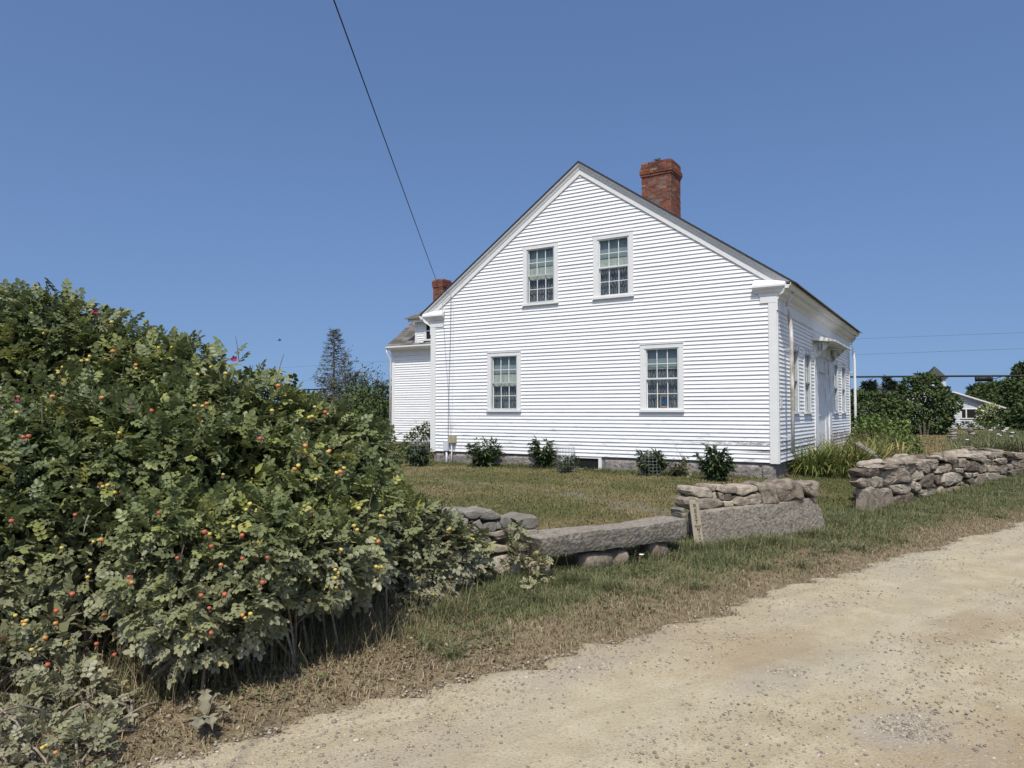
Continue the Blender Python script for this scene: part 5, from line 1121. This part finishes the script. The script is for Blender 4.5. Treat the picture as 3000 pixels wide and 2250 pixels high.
# daylilies
DL = empty('daylily_clump', (9.95, 3.4, -.45), 'broad clump of yellowing daylilies along the right wall of the house', 'daylilies')
n = 3600; cl = np.array([(9.42, 1.5), (9.5, 2.2), (9.85, 1.75), (10.1, 2.3), (9.7, 2.9), (10.3, 2.9), (10.0, 3.6), (10.5, 3.7), (9.6, 4.0), (10.2, 4.6), (10.6, 4.8), (10.0, 5.6), (10.5, 5.6), (9.7, 6.4)])
ci = rng.integers(0, len(cl), n); base = cl[ci]+rng.normal(size=(n, 2))*.13; an = rng.random(n)*6.283; Ln = .55+.30*rng.random(n); up0 = .75+.55*rng.random(n)
sg = np.linspace(0, 1, 7); V = np.zeros((n, 14, 3)); wd = .011+.007*rng.random(n)
for i, s in enumerate(sg):
    rad = Ln*(s*.75)*(1.35-.5*up0+.25*s); hz = Ln*(up0*1.25*s-1.0*s*s*s*(.5+.5*(1.4-up0))); c_ = np.stack([base[:, 0]+rad*np.cos(an), base[:, 1]+rad*np.sin(an), -.45+np.maximum(hz, .02)], -1); w_ = wd*(1-s**2.5)+.001
    sd_ = np.stack([-np.sin(an), np.cos(an), 0*an], -1); V[:, 2*i] = c_+sd_*w_[:, None]; V[:, 2*i+1] = c_-sd_*w_[:, None]; 
tf = np.array([(2*i, 2*i+1, 2*i+3, 2*i+2) for i in range(6)]); F = (tf[None]+(np.arange(n)*14)[:, None, None]).reshape(-1, 4)
rr = np.clip(.64+.22*rng.normal(size=n)+.2*(base[:, 0]-9.8), 0, 1); obj('foliage', V.reshape(-1, 3), F, M['lily'], DL, rnd=np.repeat(rr, 14), kind='stuff')
tb = MB()
for i in range(130):
    c = cl[random.randrange(len(cl))]; x, y = c[0]+random.gauss(0, .15), c[1]+random.gauss(0, .15); h_ = random.uniform(.7, 1.05); l = random.uniform(-.15, .15); tb.tube([(x, y, -.45), (x+l*.5, y, -.45+h_*.6), (x+l, y, -.45+h_), (x+l+.04, y+.02, -.42+h_)], [.005, .004, .003, .002], 3)
    tb.tube([(x+l*.9, y, -.5+h_), (x+l*.9-.04, y, -.44+h_)], .003, 3)
tb.o('flower_stalks', M['stalk'], DL, kind='stuff')
x, y = scatter(9000, 9.1, 11.6, .6, 9); blades('tall_yard_grass', np.stack([x, y, gz(x, y)], -1), .04+.06*rng.random(9000), .007, np.clip(.3+.14*rng.normal(size=9000), 0, 1), M['lawn'], .7, kind='stuff', label='greener uncut grass round the daylilies', cat='grass')
# yellow-green shoots at the bench, wild carrot, thistle
def sprout(px0, py0, px1, py1, z, n, size, m, name, label, cat, w=.12, tm=LT, rr=(.8, .95)):
    p0 = onz(px0, py0, z); t = (p0-CAM)@FW; b = empty(name, p0, label, cat); q1 = at(px1, py1, t); st = MB(); P = []
    for i in range(5):
        tip = q1+np.array([random.gauss(0, w*.7), random.gauss(0, w*.7), random.uniform(-.25, 0)*abs(q1[2]-p0[2])]); st.tube([p0, (p0+tip)/2+np.array([random.gauss(0, .02), 0, .02]), tip], [.005, .004, .002], 4)
        for j in range(n//5): s = random.uniform(.15, 1); P.append(p0*(1-s)+tip*s+np.array([random.gauss(0, w*.3), random.gauss(0, w*.3), random.gauss(0, .02)]))
    st.o('stems', M['stalk'], b); P = np.array(P); k = len(P); Mx = frames(rv(k)+np.array([0, 0, .2]), unit(np.array([0, 0, 1.])+.6*rv(k)), size*(.7+.6*rng.random(k))); V, F = inst(*tm, Mx, P)
    obj('foliage', V, F, M[m], b, rnd=np.repeat(rng.uniform(*rr, k), len(tm[0])), kind='stuff'); return b
sprout(1592, 1700, 1588, 1612, -.5, 60, .07, 'rose', 'rose_sucker', 'bright yellow-green shoot at the left end of the stone bench', 'young plant', .06, rr=(.86, .92))
sprout(1560, 1735, 1560, 1690, -.5, 30, .06, 'rose', 'rose_sucker', 'small yellow-green seedling in the verge in front of the low wall', 'young plant', .05, rr=(.86, .92))
sprout(1485, 1690, 1510, 1530, -.5, 60, .09, 'rose', 'rose_spray', 'thin rose spray standing before the rounded grey stones of the low wall', 'young plant', .1, rr=(.4, .75))
sprout(2030, 1420, 1992, 1300, -.33, 24, .06, 'rose', 'climbing_sprig', 'wiry sprig reaching up the gable wall between the peonies', 'young plant', .1, rr=(.3, .6))
random.seed(6)
for i, (px, py, bx, by, lab) in enumerate(((1797, 1566, 1795, 1640, 'wild carrot flower in front of the bench, the taller of the middle pair'), (1781, 1579, 1778, 1655, 'wild carrot flower in front of the bench, the shorter of the middle pair'), (1894, 1554, 1896, 1630, 'wild carrot flower near the right end of the bench'), (1585, 1569, 1592, 1650, 'wild carrot flower at the left end of the bench'), (1880, 1624, 1885, 1650, 'low wild carrot flower in the grass under the bench'))):
    b0 = onz(bx, by, -.5); t = (b0-CAM)@FW; tp_ = at(px, py, t-.02); wc = empty('wild_carrot', b0, lab, 'wildflower', 'wild carrot flowers by the bench')
    MB().tube([b0, (b0+tp_)/2+np.array([.01, 0, 0]), tp_], .002, 4).o('stem', M['stalk'], wc)
    V, F = pebble_mesh(tp_, (.026, .022, .004), 0, i, .2, 9, 5); obj('flower_head', V, F, M['whitepetal'], wc)
TH = empty('thistle', onz(600, 2110, -.55), 'dust-covered thistle with spiny leaves at the road edge', 'thistle'); thm = mat('dusty_thistle_leaf', [(.3, (.15, .14, .09)), (.7, (.22, .20, .135))], 14, 4, .9)
for (px, py) in ((600, 2065), (670, 2110), (575, 2160), (545, 2110), (640, 2090), (620, 2150)):
    c = onz(600, 2115, -.55); e_ = onz(px, py, -.52)+np.array([0, 0, .06 if py < 2100 else .02]); d_2 = e_-c; l_ = np.linalg.norm(d_2); d_2 = d_2/l_*max(l_, .13); l_ = max(l_, .13); s_2 = unit(np.cross(d_2, (0, 0, 1))); V, F = [], []
    for k in range(9):
        u = .1+.1*k; wv_ = l_*.17*math.sin(math.pi*min(1, u*.9+.1))**.7; V += [c+d_2*u+np.array([0, 0, .05*math.sin(u*3)])]
        V += [c+d_2*(u+.07)+s_2*wv_*(1.2 if k % 2 else .5)+np.array([0, 0, .06*math.sin(u*3)]), c+d_2*(u+.07)-s_2*wv_*(1.2 if k % 2 else .5)+np.array([0, 0, .06*math.sin(u*3)])]
    V.append(c+d_2*1.12); 
    for k in range(8): a = 3*k; F += [(a, a+3, a+1), (a, a+2, a+3), (a+1, a+3, a+4), (a+3, a+2, a+5)]
    F += [(24, 27, 25), (24, 26, 27)]; obj('leaf', V, F, thm, TH)
MB().tube([onz(598, 2160, -.54), onz(592, 2180, -.55)+np.array([0, 0, .015]), onz(606, 2208, -.545)], .005, 5).o('bleached_stick', M['sepal'], None, label='short bleached stick lying on the road below the thistle', cat='stick')
# ---------------------------------------------------------------- far things
shrubby('round_bush', pb([(2560, 1290, 58, 20), (2610, 1275, 55, 20.5), (2650, 1310, 50, 20), (2600, 1320, 55, 19.5), (2540, 1260, 45, 21), (2530, 1300, 50, 20), (2680, 1335, 24, 19.7), (2640, 1345, 30, 19.5)]), 520, .085, 'bright', 'dense dark round bush behind the daylilies', lump=.22, freq=3.4)
shrubby('hedge_shrub', pb([(2520, 1215, 55, 42), (2570, 1200, 50, 42), (2620, 1205, 48, 43), (2550, 1225, 50, 41), (2500, 1180, 35, 42)]), 220, .2, 'far', 'dark shrub mass between the house and the round tree', lump=.3, freq=1.5)
rt = shrubby('round_tree', pb([(2705, 1160, 62, 46), (2660, 1190, 55, 46), (2755, 1183, 48, 46), (2700, 1215, 62, 46), (2640, 1225, 42, 46), (2758, 1222, 32, 46), (2720, 1130, 36, 46), (2675, 1140, 36, 46), (2735, 1240, 40, 46), (2670, 1245, 38, 46), (2798, 1183, 20, 46)]), 240, .2, 'far', 'round full-crowned tree on the lawn left of the far white house', 'tree', lump=.28, freq=1.7)
tc = onz(2708, 1276, gzf(*onz(2708, 1276, -.47)[:2])); tbm = MB()
for k in range(3): tbm.tube([tc+np.array([k*.16-.16, 0, -.1]), tc+np.array([k*.28-.28, 0, .7]), at(2680+k*25, 1200, 46)], [.07, .06, .04], 7)
tbm.o('trunk', M['bark'], rt)
right_trees = [((2890, 1180, 50, 80), (2930, 1165, 50, 80), (2870, 1215, 45, 80), (2850, 1170, 26, 80), (2960, 1220, 40, 78)), ((3000, 1130, 48, 62), (3030, 1120, 60, 62), (3000, 1170, 50, 61), (3030, 1170, 60, 61), (2995, 1092, 28, 62)), ((2990, 1225, 42, 56), (3030, 1220, 55, 56), (2975, 1240, 26, 56), (3060, 1200, 60, 56)), ((2945, 1150, 40, 84), (2915, 1143, 32, 84), (2900, 1160, 36, 84))]
for tr_, lab in zip(right_trees, ('bushy tree right of the far white house', 'tallest leafy tree at the right edge', 'low spreading tree under the tall one at the right edge', 'pale green tree crown between the two bushy trees at right')):
    shrubby('broadleaf_tree', pb(tr_), 130, .3, 'far', lab, 'tree', group='trees at the right edge', lump=.3, freq=1.1)
# left background
shrubby('thicket', pb([(1075, 1170, 38, 37), (1105, 1160, 34, 37), (1130, 1165, 30, 37), (1045, 1165, 34, 38), (1090, 1235, 55, 36), (1130, 1225, 45, 36), (1060, 1200, 45, 37), (1030, 1190, 50, 38), (1120, 1180, 40, 37), (1100, 1270, 50, 35), (1010, 1240, 60, 37), (1140, 1270, 45, 35), (1150, 1200, 30, 36)]), 170, .15, 'far', 'dark thicket left of the wing, behind the big rose bush', lump=.32, freq=1.6, inner=.7)
def spruce(px, top, bot, t, wpx, m, label, n=1400, ls=.22, dead=False, group=None):
    b0 = at(px, bot, t); b0[2] = gzf(b0[0], b0[1]) if bot > 1200 else b0[2]; tp_ = at(px, top, t); H = tp_[2]-b0[2]; W_ = wpx/2*t/FPX
    b = empty('spruce_tree', b0, label, 'tree', group); MB().tube([b0, (b0+tp_)/2, tp_], [H*.018, H*.011, H*.003], 6).o('trunk', M['bark'], b)
    br = MB(); P, N = [], []; 
    k = 90 if dead else 46
    for i in range(k):
        s = (i+.5)/k; s = .12+.88*s; a = i*2.4; l = W_*(1-s)**.8*random.uniform(.55, 1.1)+W_*.06; o_ = b0+np.array([0, 0, H*s]); tip = o_+np.array([l*math.cos(a), l*math.sin(a), (.12 if dead else -.12)*l]); md = (o_+tip)/2+np.array([0, 0, .06*l])
        br.tube([o_, md, tip], [.022*H/6, .014*H/6, .006*H/6], 3)
        for j in range(n//k):
            u = random.random()**.7; p = o_*(1-u)+tip*u; P.append(p+np.array([random.gauss(0, .05), random.gauss(0, .05), random.gauss(0, .05)])*H/6); N.append((math.cos(a)+random.gauss(0, .8), math.sin(a)+random.gauss(0, .8), random.gauss(.1, .5)))
    br.o('branches', M['bark'], b); P = np.array(P); N = unit(np.array(N)); kk = len(P)
    Mx = frames(N, unit(rv(kk)+np.array([0, 0, .5])), ls*(.5+rng.random(kk))); tm = (QT[0]*np.array([1, .45 if not dead else .22, 1]), QT[1]); V, F = inst(tm[0], tm[1], Mx, P)
    obj('crown', V, F, M[m], b, rnd=np.repeat(rng.random(kk), 4), kind='stuff'); return b
random.seed(15)
spruce(978, 966, 1300, 44, 215, 'dead', 'tall half-dead spruce with bare spiky top left of the house', 5200, .19, True)
def bare(px, bot, t, tips, label, m='dead'):
    b0 = at(px, bot, t); b = empty('bare_shrub', b0, label, 'shrub', 'half-bare shrubs left of the house'); br = MB(); P = []
    for (x, y) in tips:
        tip = at(x, y, t); md = (b0*.5+tip*.5)+np.array([random.uniform(-.2, .2), 0, 0]); q = [(1-s)**2*b0+2*s*(1-s)*md+s*s*tip for s in np.linspace(0, 1, 7)]; br.tube(q, [.035, .03, .026, .02, .016, .012, .006], 4)
        for j in range(16):
            s = random.uniform(.35, 1); o_ = (1-s)**2*b0+2*s*(1-s)*md+s*s*tip; e_ = o_+np.array([random.gauss(0, .28), random.gauss(0, .28), random.uniform(.05, .45)]); br.tube([o_, (o_+e_)/2+np.array([0, 0, .04]), e_], [.012, .009, .005], 3)
            for k in range(7): P.append(o_*(1-k/6)+e_*k/6+np.array([random.gauss(0, .05)]*3))
    br.o('branches', M['dead'] if False else M['bark'], b); P = np.array(P); kk = len(P); Mx = frames(rv(kk), rv(kk), .10*(.5+rng.random(kk))); V, F = inst(*QT, Mx, P); obj('foliage', V, F, M[m], b, rnd=np.repeat(rng.random(kk), 4), kind='stuff')
bare(1020, 1190, 40, [(1010, 1040), (1030, 1060), (1000, 1080), (1035, 1100), (985, 1110), (1020, 1030), (1045, 1090), (960, 1110), (930, 1110), (915, 1095)], 'half-bare shrub leaning against the dead spruce')
bare(1060, 1200, 40, [(1050, 1085), (1070, 1078), (1085, 1095), (1040, 1105), (1075, 1120), (1060, 1100), (1030, 1120)], 'leafy-topped shrub between the dead spruce and the wing', 'shrub')
bare(1110, 1230, 38, [(1105, 1105), (1120, 1095), (1128, 1120), (1098, 1130), (1115, 1150), (1135, 1160), (1090, 1150)], 'thin bare shrub nearest the wing')
for px, tp_, bt, wpx, lab in ((2535, 1122, 1160, 26, 'leftmost of the small far spruces beside the dark roof'), (2547, 1118, 1160, 22, 'middle small far spruce beside the red chimney'), (2558, 1120, 1160, 20, 'small far spruce touching the red chimney'), (2600, 1104, 1150, 34, 'larger far spruce above the dark roof'), (2616, 1120, 1145, 12, 'tiny far spruce at the right end of the dark roof'), (2693, 1094, 1150, 16, 'far spruce tip poking over the round tree'), (2848, 1131, 1175, 16, 'slim far spruce right of the antenna'), (2870, 1124, 1170, 14, 'spruce tip above the bushy tree, left one'), (2886, 1122, 1170, 14, 'spruce tip above the bushy tree, right one'), (2508, 1152, 1190, 20, 'far spruce just clear of the house corner')):
    spruce(px, tp_, bt, 95, wpx, 'spruce', lab, 360, .55, group='far spruces')
# long belt of low woodland closing the horizon
bl = []; random.seed(19)
for a in np.arange(-80, 140, 1.9):
    d_b = 130+random.uniform(-15, 25); th_ = math.radians(a)-YAW
    bl.append((np.array([CAM[0]+d_b*math.sin(th_), CAM[1]+d_b*math.cos(th_), random.uniform(-.3, .5)]), random.uniform(2.6, 4.0)))
P, N = blob_points(bl, 7, .3, .5, .4, False); k = len(P); Mx, r = leaves_from(P, N, 1.05, QT); V, F = inst(*QT, Mx, P); obj('far_woodland', V, F, M['far'], None, rnd=np.repeat(np.clip(r, 0, 1), 4), kind='stuff', label='low dark belt of woodland along the horizon', cat='woodland')
# far white house
fh = 66.
def fp(px, py, t=fh): return at(px, py, t)
g0 = fp(2800, 1250); gzh = gzf(g0[0], g0[1])
FH = empty('far_house', (g0[0], g0[1], gzh), 'small low grey-white house with a shallow gable across the field', 'house')
fd = RT.copy(); fn = -np.array([-math.sin(YAW), math.cos(YAW), 0]);
def fq(u, o, z): return g0*np.array([1, 1, 0])+fd*u+fn*o+np.array([0, 0, z])
PXM = fh/FPX
def fu(px): return (px-2800)*PXM
def fz(py): return at(2800, py, fh)[2]
fc = mat('far_shingle_siding', [(.3, (.50, .52, .54)), (.7, (.60, .62, .64))], 1.5, 4, .8)
ul, ur, ap = fu(2640), fu(2928), fu(2792); ze, za, zb_ = fz(1195), fz(1152), gzh-.1
mb = MB(); mb.sweep([fq(ul, 0, zb_), fq(ur, 0, zb_), fq(ur, 0, ze), fq(ap, 0, za), fq(ul, 0, fz(1200))], [fq(ul, -8, zb_), fq(ur, -8, zb_), fq(ur, -8, ze), fq(ap, -8, za), fq(ul, -8, fz(1200))]); wl_ = mb.o('wall', fc, FH)
for r in range(18):
    z = zb_+.1+r*.165
    lim_l, lim_r = ul, ur
    if z > ze-.1: f_ = (z-ze)/(za-ze); lim_l = ul+(ap-ul)*f_+.1; lim_r = ur+(ap-ur)*f_-.1
    if lim_r-lim_l < .5 or z > za-.15: break
    MB().hexa([fq(lim_l, 0.0, z), fq(lim_r, 0.0, z), fq(lim_r, .035, z), fq(lim_l, .035, z), fq(lim_l, 0, z+.16), fq(lim_r, 0, z+.16), fq(lim_r, .004, z+.16), fq(lim_l, .004, z+.16)][::1]).o('siding_course', fc, wl_)
for s0, s1 in (((ap, za), (ur+.35, ze-.10)), ((ap, za), (ul-.3, fz(1203)))):
    MB().sweep([fq(s0[0], .45, s0[1]+.02), fq(s1[0], .45, s1[1]+.02), fq(s1[0], .45, s1[1]+.14), fq(s0[0], .45, s0[1]+.14)], [fq(s0[0], -8.3, s0[1]+.02), fq(s1[0], -8.3, s1[1]+.02), fq(s1[0], -8.3, s1[1]+.14), fq(s0[0], -8.3, s0[1]+.14)]).o('roof', M['trim'], FH)
wfar = empty('window', fq(fu(2845), 0, fz(1225)), parent=FH)
MB().hexa([fq(fu(2813), .0, fz(1227)), fq(fu(2880), .0, fz(1227)), fq(fu(2880), .09, fz(1227)), fq(fu(2813), .09, fz(1227)), fq(fu(2813), .0, fz(1197)), fq(fu(2880), .0, fz(1197)), fq(fu(2880), .09, fz(1197)), fq(fu(2813), .09, fz(1197))]).o('frame', M['trim'], wfar)
for a, b in ((2817, 2828), (2832, 2876)):
    MB().hexa([fq(fu(a), .09, fz(1224)), fq(fu(b), .09, fz(1224)), fq(fu(b), .10, fz(1224)), fq(fu(a), .10, fz(1224)), fq(fu(a), .09, fz(1199)), fq(fu(b), .09, fz(1199)), fq(fu(b), .10, fz(1199)), fq(fu(a), .10, fz(1199))]).o('pane', M['dark'], wfar)
MB().hexa([fq(fu(2799), -2, fz(1165)), fq(fu(2810), -2, fz(1165)), fq(fu(2810), -2.4, fz(1165)), fq(fu(2799), -2.4, fz(1165)), fq(fu(2799), -2, fz(1131)), fq(fu(2810), -2, fz(1131)), fq(fu(2810), -2.4, fz(1131)), fq(fu(2799), -2.4, fz(1131))]).o('chimney', M['brick'], FH)
MB().tube([fq(fu(2797), -2.2, fz(1160)), fq(fu(2797), -2.2, fz(1118))], .035, 6).o('antenna_mast', M['metal'], FH); V, F = pebble_mesh(fq(fu(2797), -2.2, fz(1117)), (.12, .12, .08), 0, 2); obj('antenna_cap', V, F, M['trim'], FH)
MB().tube([fq(fu(2925), .1, fz(1196)), fq(fu(2920), .1, fz(1205)), fq(fu(2918), .1, fz(1240))], .04, 6).o('downspout', M['trim'], FH)
shrubby('hydrangea', pb([(2890, 1210, 22, 63), (2905, 1205, 20, 63), (2880, 1225, 18, 63), (2910, 1225, 20, 63), (2895, 1235, 20, 63)]), 300, .2, 'hydra', 'round shrub covered in cream flowers at the corner of the far house', lump=.2, freq=1.5, hotf=.4)
for i, (a, b, lab) in enumerate(((2740, 1248, 'low shrubs below the round tree'), (2775, 1252, 'low weeds at the left foot of the far house'), (2830, 1250, 'dark low shrub under the window of the far house'), (2865, 1250, 'dark low shrub below the cream-flowered one'), (2930, 1245, 'light green shrub right of the far house'), (2640, 1262, 'small shrub left of the round tree trunk'))):
    shrubby('foundation_shrub', pb([(a, b, 17, 60), (a+20, b+2, 15, 60), (a-16, b+2, 13, 60)]), 60, .2, 'far' if i not in (1, 4) else 'shrub', lab, group='shrubs round the far house')
# dark roofed house and tower
t = 105.; g1 = at(2600, 1150, t); zz0 = gzf(g1[0], g1[1]); DH = empty('far_roof_house', (g1[0], g1[1], zz0), 'far house showing only a dark roof and a tall thin red chimney', 'house')
q = lambda px, py, dt=0: at(px, py, t+dt)
A_ = q(2562, 1152); B_ = q(2650, 1152); C_ = q(2650, 1130, 4); D_2 = q(2566, 1130, 4); MB().add([A_, B_, C_, D_2, A_*[1, 1, 0]+[0, 0, zz0], B_*[1, 1, 0]+[0, 0, zz0], q(2650, 1152, 8), q(2562, 1152, 8)], [(0, 1, 2, 3), (4, 5, 1, 0), (3, 2, 6, 7)]).o('roof', mat('far_dark_roof', (.07, .07, .075), 3, 3, .9), DH)
a = q(2564, 1160); b = q(2569, 1113); wpx_ = 5*t/FPX; MB().hexa([a, a+fd*wpx_, a+fd*wpx_-fn*wpx_, a-fn*wpx_]+[v*[1, 1, 0]+[0, 0, b[2]] for v in (a, a+fd*wpx_, a+fd*wpx_-fn*wpx_, a-fn*wpx_)]).o('chimney', M['brick'], DH)
t = 115.; apx = at(2737, 1072, t); hw = 26*t/FPX; zb2 = at(2737, 1110, t)[2]; TW = empty('far_tower', (apx[0], apx[1], gzf(apx[0], apx[1])), 'far tower with a steep grey-green pyramid roof behind the round tree', 'tower')
cc = [apx+fd*hw*sx+fn*hw*sy for sx, sy in ((-1, 1), (1, 1), (1, -1), (-1, -1))]; cc = [c*[1, 1, 0]+[0, 0, zb2] for c in cc]
MB().add([apx]+cc, [(0, 1, 2), (0, 2, 3), (0, 3, 4), (0, 4, 1)]).o('roof', mat('greenish_slate', [(.3, (.035, .042, .035)), (.7, (.06, .068, .056))], 1.2, 6, .9, stretch=(1, 1, 4)), TW)
gz_t = gzf(apx[0], apx[1]); MB().hexa([(apx+(c-apx)*.8)*[1, 1, 0]+[0, 0, gz_t] for c in cc]+[(apx+(c-apx)*.8)*[1, 1, 0]+[0, 0, zb2+.02] for c in cc]).o('wall', fc, TW)
# field weeds: tall grass and umbels behind the wall
x = []; 
N0 = 26000; dpt = rng.uniform(24, 40, N0); px = rng.uniform(2770, 3080, N0); dx_ = (px-1500)/FPX; x = CAM[0]+dpt*(FW[0]+RT[0]*dx_); y = CAM[1]+dpt*(FW[1]+RT[1]*dx_)
ok = (rng.random(N0) < np.clip((px-2770)/110+.2*nz2(x, y, .8), 0, 1)); x, y = x[ok], y[ok]; k = len(x); hf = .25+.5*rng.random(k)*np.clip((px[ok]-2760)/160, .3, 1)
blades('field_weeds', np.stack([x, y, gz(x, y)], -1), hf, .03, np.clip(.38+.25*rng.normal(size=k), 0, 1), M['grass'], .8, kind='stuff', label='tall weeds in the field beyond the long wall', cat='weeds')
shrubby('weed_patch', pb([(2920, 1290, 26, 31), (2960, 1285, 26, 31), (3000, 1290, 30, 31), (2860, 1305, 14, 29), (2900, 1305, 18, 29), (3040, 1290, 36, 30), (2980, 1305, 24, 28)]), 60, .13, 'shrub', 'leafy weeds with white flower heads in the field at the right edge', lump=.3, freq=2.5, trunk=False)
wp_ = bpy.data.objects['weed_patch']
for (px, py) in ((2902, 1260), (2947, 1258), (2940, 1263), (2925, 1272), (2930, 1276), (2963, 1278), (2966, 1267), (2917, 1284), (2938, 1293), (2852, 1296), (2833, 1288), (2950, 1254)):
    V, F = pebble_mesh(at(px, py, 28.), (.07, .06, .02), 0, px, .2, 8, 4); obj('flower_head', V, F, M['whitepetal'], wp_)
N0 = 60000; dpt = rng.uniform(18, 62, N0); px = rng.uniform(2500, 3080, N0); dx_ = (px-1500)/FPX; x = CAM[0]+dpt*(FW[0]+RT[0]*dx_); y = CAM[1]+dpt*(FW[1]+RT[1]*dx_); ok = x > 9.4; x, y = x[ok], y[ok]; k = len(x)
blades('field_grass', np.stack([x, y, gz(x, y)], -1), .05+.05*rng.random(k), .025, np.clip(.72+.16*rng.normal(size=k)-.1*nz2(x, y, .3), 0, 1), M['lawn'], .9, kind='stuff', label='dry brown grass of the field beyond the wall', cat='grass')
# ---------------------------------------------------------------- wires
def cable(name, pts, r, m, label, cat, sag=0., n=24, grp=None):
    P = []
    for a, b in zip(pts, pts[1:]):
        for s in np.linspace(0, 1, n): p = a*(1-s)+b*s; p = p-np.array([0, 0, sag*4*s*(1-s)]); P.append(p)
    c = MB().tube(P, r, 6); return c.o(name, M[m], None, label=label, cat=cat, group=grp, smooth=True)
# overhead lines behind the house
ends = {}
for nm, (xr, yr), xl, tr_, r, m, lab in (('utility_line', (2520, 980), (3000, 974), (0, 0), .013, 'wire', 'thin upper wire crossing the sky behind the house'), ('utility_line', (2520, 1030), (3000, 1021), (0, 0), .013, 'wire', 'thin lower wire crossing the sky behind the house'), ('telephone_cable', (2500, 1097), (3000, 1101), (0, 0), .075, 'black', 'thick black cable crossing low behind the house')):
    A = at(*xl, 50.); h_ = A[2]; tl_ = {974: (815, 1078), 1021: (850, 1118), 1101: (1015, 1137)}[xl[1]]; d = ray(*tl_); B = CAM+d*(h_-CAM[2])/d[2]; mid_ = at(xr, yr, 50.); tt = None
    # hang through the middle point by sagging
    dirv = A-B; E0 = A+dirv*.16; E1 = B-dirv*.15; ends.setdefault('r', []).append(E0); ends.setdefault('l', []).append(E1)
    P = []
    dv = ray(xr, yr); n_ = np.array([dirv[1], -dirv[0], 0]); tq = ((A-CAM)@n_)/(dv@n_); Q = CAM+dv*tq; s_q = ((Q-B)@dirv)/(dirv@dirv); droop = (B+dirv*s_q)[2]-Q[2]; kq = droop/max(s_q*(1-s_q), .02)
    for s in np.linspace(-.15, 1.16, 60): p = B+dirv*s; P.append(p-np.array([0, 0, np.clip(kq, -1., 8)*s*(1-s)]))
    MB().tube(P, r, 6).o(nm, M[m], None, label=lab, cat='wire' if m == 'wire' else 'cable', group='overhead lines', smooth=True)
    if m == 'black': CT = at(2882, 1110, 50.); 
cdir = unit(dirv); SP = empty('splice_case', CT, 'black splice case hanging from the thick cable at the right', 'cable splice')
MB().tube([CT-cdir*.52, CT-cdir*.50, CT-cdir*.38, CT-cdir*.36, CT+cdir*.36, CT+cdir*.38, CT+cdir*.50, CT+cdir*.52], [.10, .18, .2, .18, .18, .2, .18, .10], 10).o('case', M['black'], SP, smooth=True)
for s in (-.3, .25): MB().tube([CT+cdir*s, CT+cdir*s+np.array([0, 0, .2])], .02, 5).o('hanger', M['black'], SP)
MB().tube([CT+cdir*.42, CT+cdir*.7+np.array([0, 0, .02]), CT+cdir*1.2+np.array([0, 0, .18])], .025, 5).o('tail', M['black'], SP)
for side, lab in (('r', 'utility pole beyond the right edge carrying the overhead lines'), ('l', 'utility pole far left behind the rose bushes')):
    e_ = np.mean(ends[side], 0); zb = gzf(e_[0], e_[1]); UPo = empty('utility_pole', (e_[0], e_[1], zb), lab, 'utility pole', 'utility poles')
    MB().tube([(e_[0], e_[1], zb), (e_[0], e_[1], zb+7.6)], [.15, .10], 10).o('pole', M['bark'], UPo, smooth=True)
# service drop to the gable
A = np.array([.46, -.17, 4.19]); B = at(978, 0, 7.0); dv = unit(B-A); Cc = B+dv*12.5
zc = Cc+np.array([0, 0, .9]); P = []
for s in np.linspace(0, 1, 40):
    p = A*(1-s)+Cc*s; P.append(p)
MB().tube(P, .0075, 6).o('service_cable', M['black'], None, label='black service cable slanting down from the upper left to the gable', cat='cable', smooth=True)
MB().tube([A, np.array([.62, -.15, 4.25]), np.array([.70, -.07, 4.16])], .006, 5).o('wire', M['wire'], HS)
MB().tube([Cc+np.array([0, 0, -Cc[2]-.6]), Cc+np.array([0, 0, .6])], [.13, .10], 10).o('roadside_pole', M['bark'], None, label='utility pole on the near side of the road that holds the service cable', cat='utility pole', smooth=True)
# birds
def bird(c, s, label, fly=False):
    b = empty('bird', c, label, 'bird'); V, F = pebble_mesh(c, (s, s*.4, s*.42), YAW, 3, .05, 8, 6); bo = obj('body', V, F, mat('dark_bird', (.06, .06, .065), 9, 2, .7) if 'dark_bird' not in bpy.data.materials else bpy.data.materials['dark_bird'], b, smooth=True)
    V, F = pebble_mesh(c+RT*s*.9+np.array([0, 0, s*.45]), (s*.35, s*.3, s*.3), YAW, 4, .05, 8, 6); obj('head', V, F, bpy.data.materials['dark_bird'], b, smooth=True)
    MB().tube([c-RT*s*.8, c-RT*s*1.9+np.array([0, 0, -s*.25 if not fly else 0])], [s*.2, s*.08], 5).o('tail', bpy.data.materials['dark_bird'], b)
    if fly:
        for k in (-1, 1): MB().add([c-RT*s*.4, c+RT*s*.4, c+np.array([0, 0, s*1.6])*1+FW*k*s*1.5], [(0, 1, 2), (2, 1, 0)]).o('wing', bpy.data.materials['dark_bird'], b)
    else: MB().tube([c+RT*s*1.2+np.array([0, 0, s*.45]), c+RT*s*1.6+np.array([0, 0, s*.5])], [s*.08, s*.02], 4).o('beak', M['sepal'], b)
ctop = at(1937, 467, 18.9); ctop[2] = 7.90; bird(np.array([5.3, 3.1, 7.895]), .07, 'small bird perched on top of the near brick chimney')
bird(at(819, 997, 30), .06, 'small dark bird flying above the rose bush', True)
print('total', time.time()-T0, 'objects', len(bpy.data.objects))
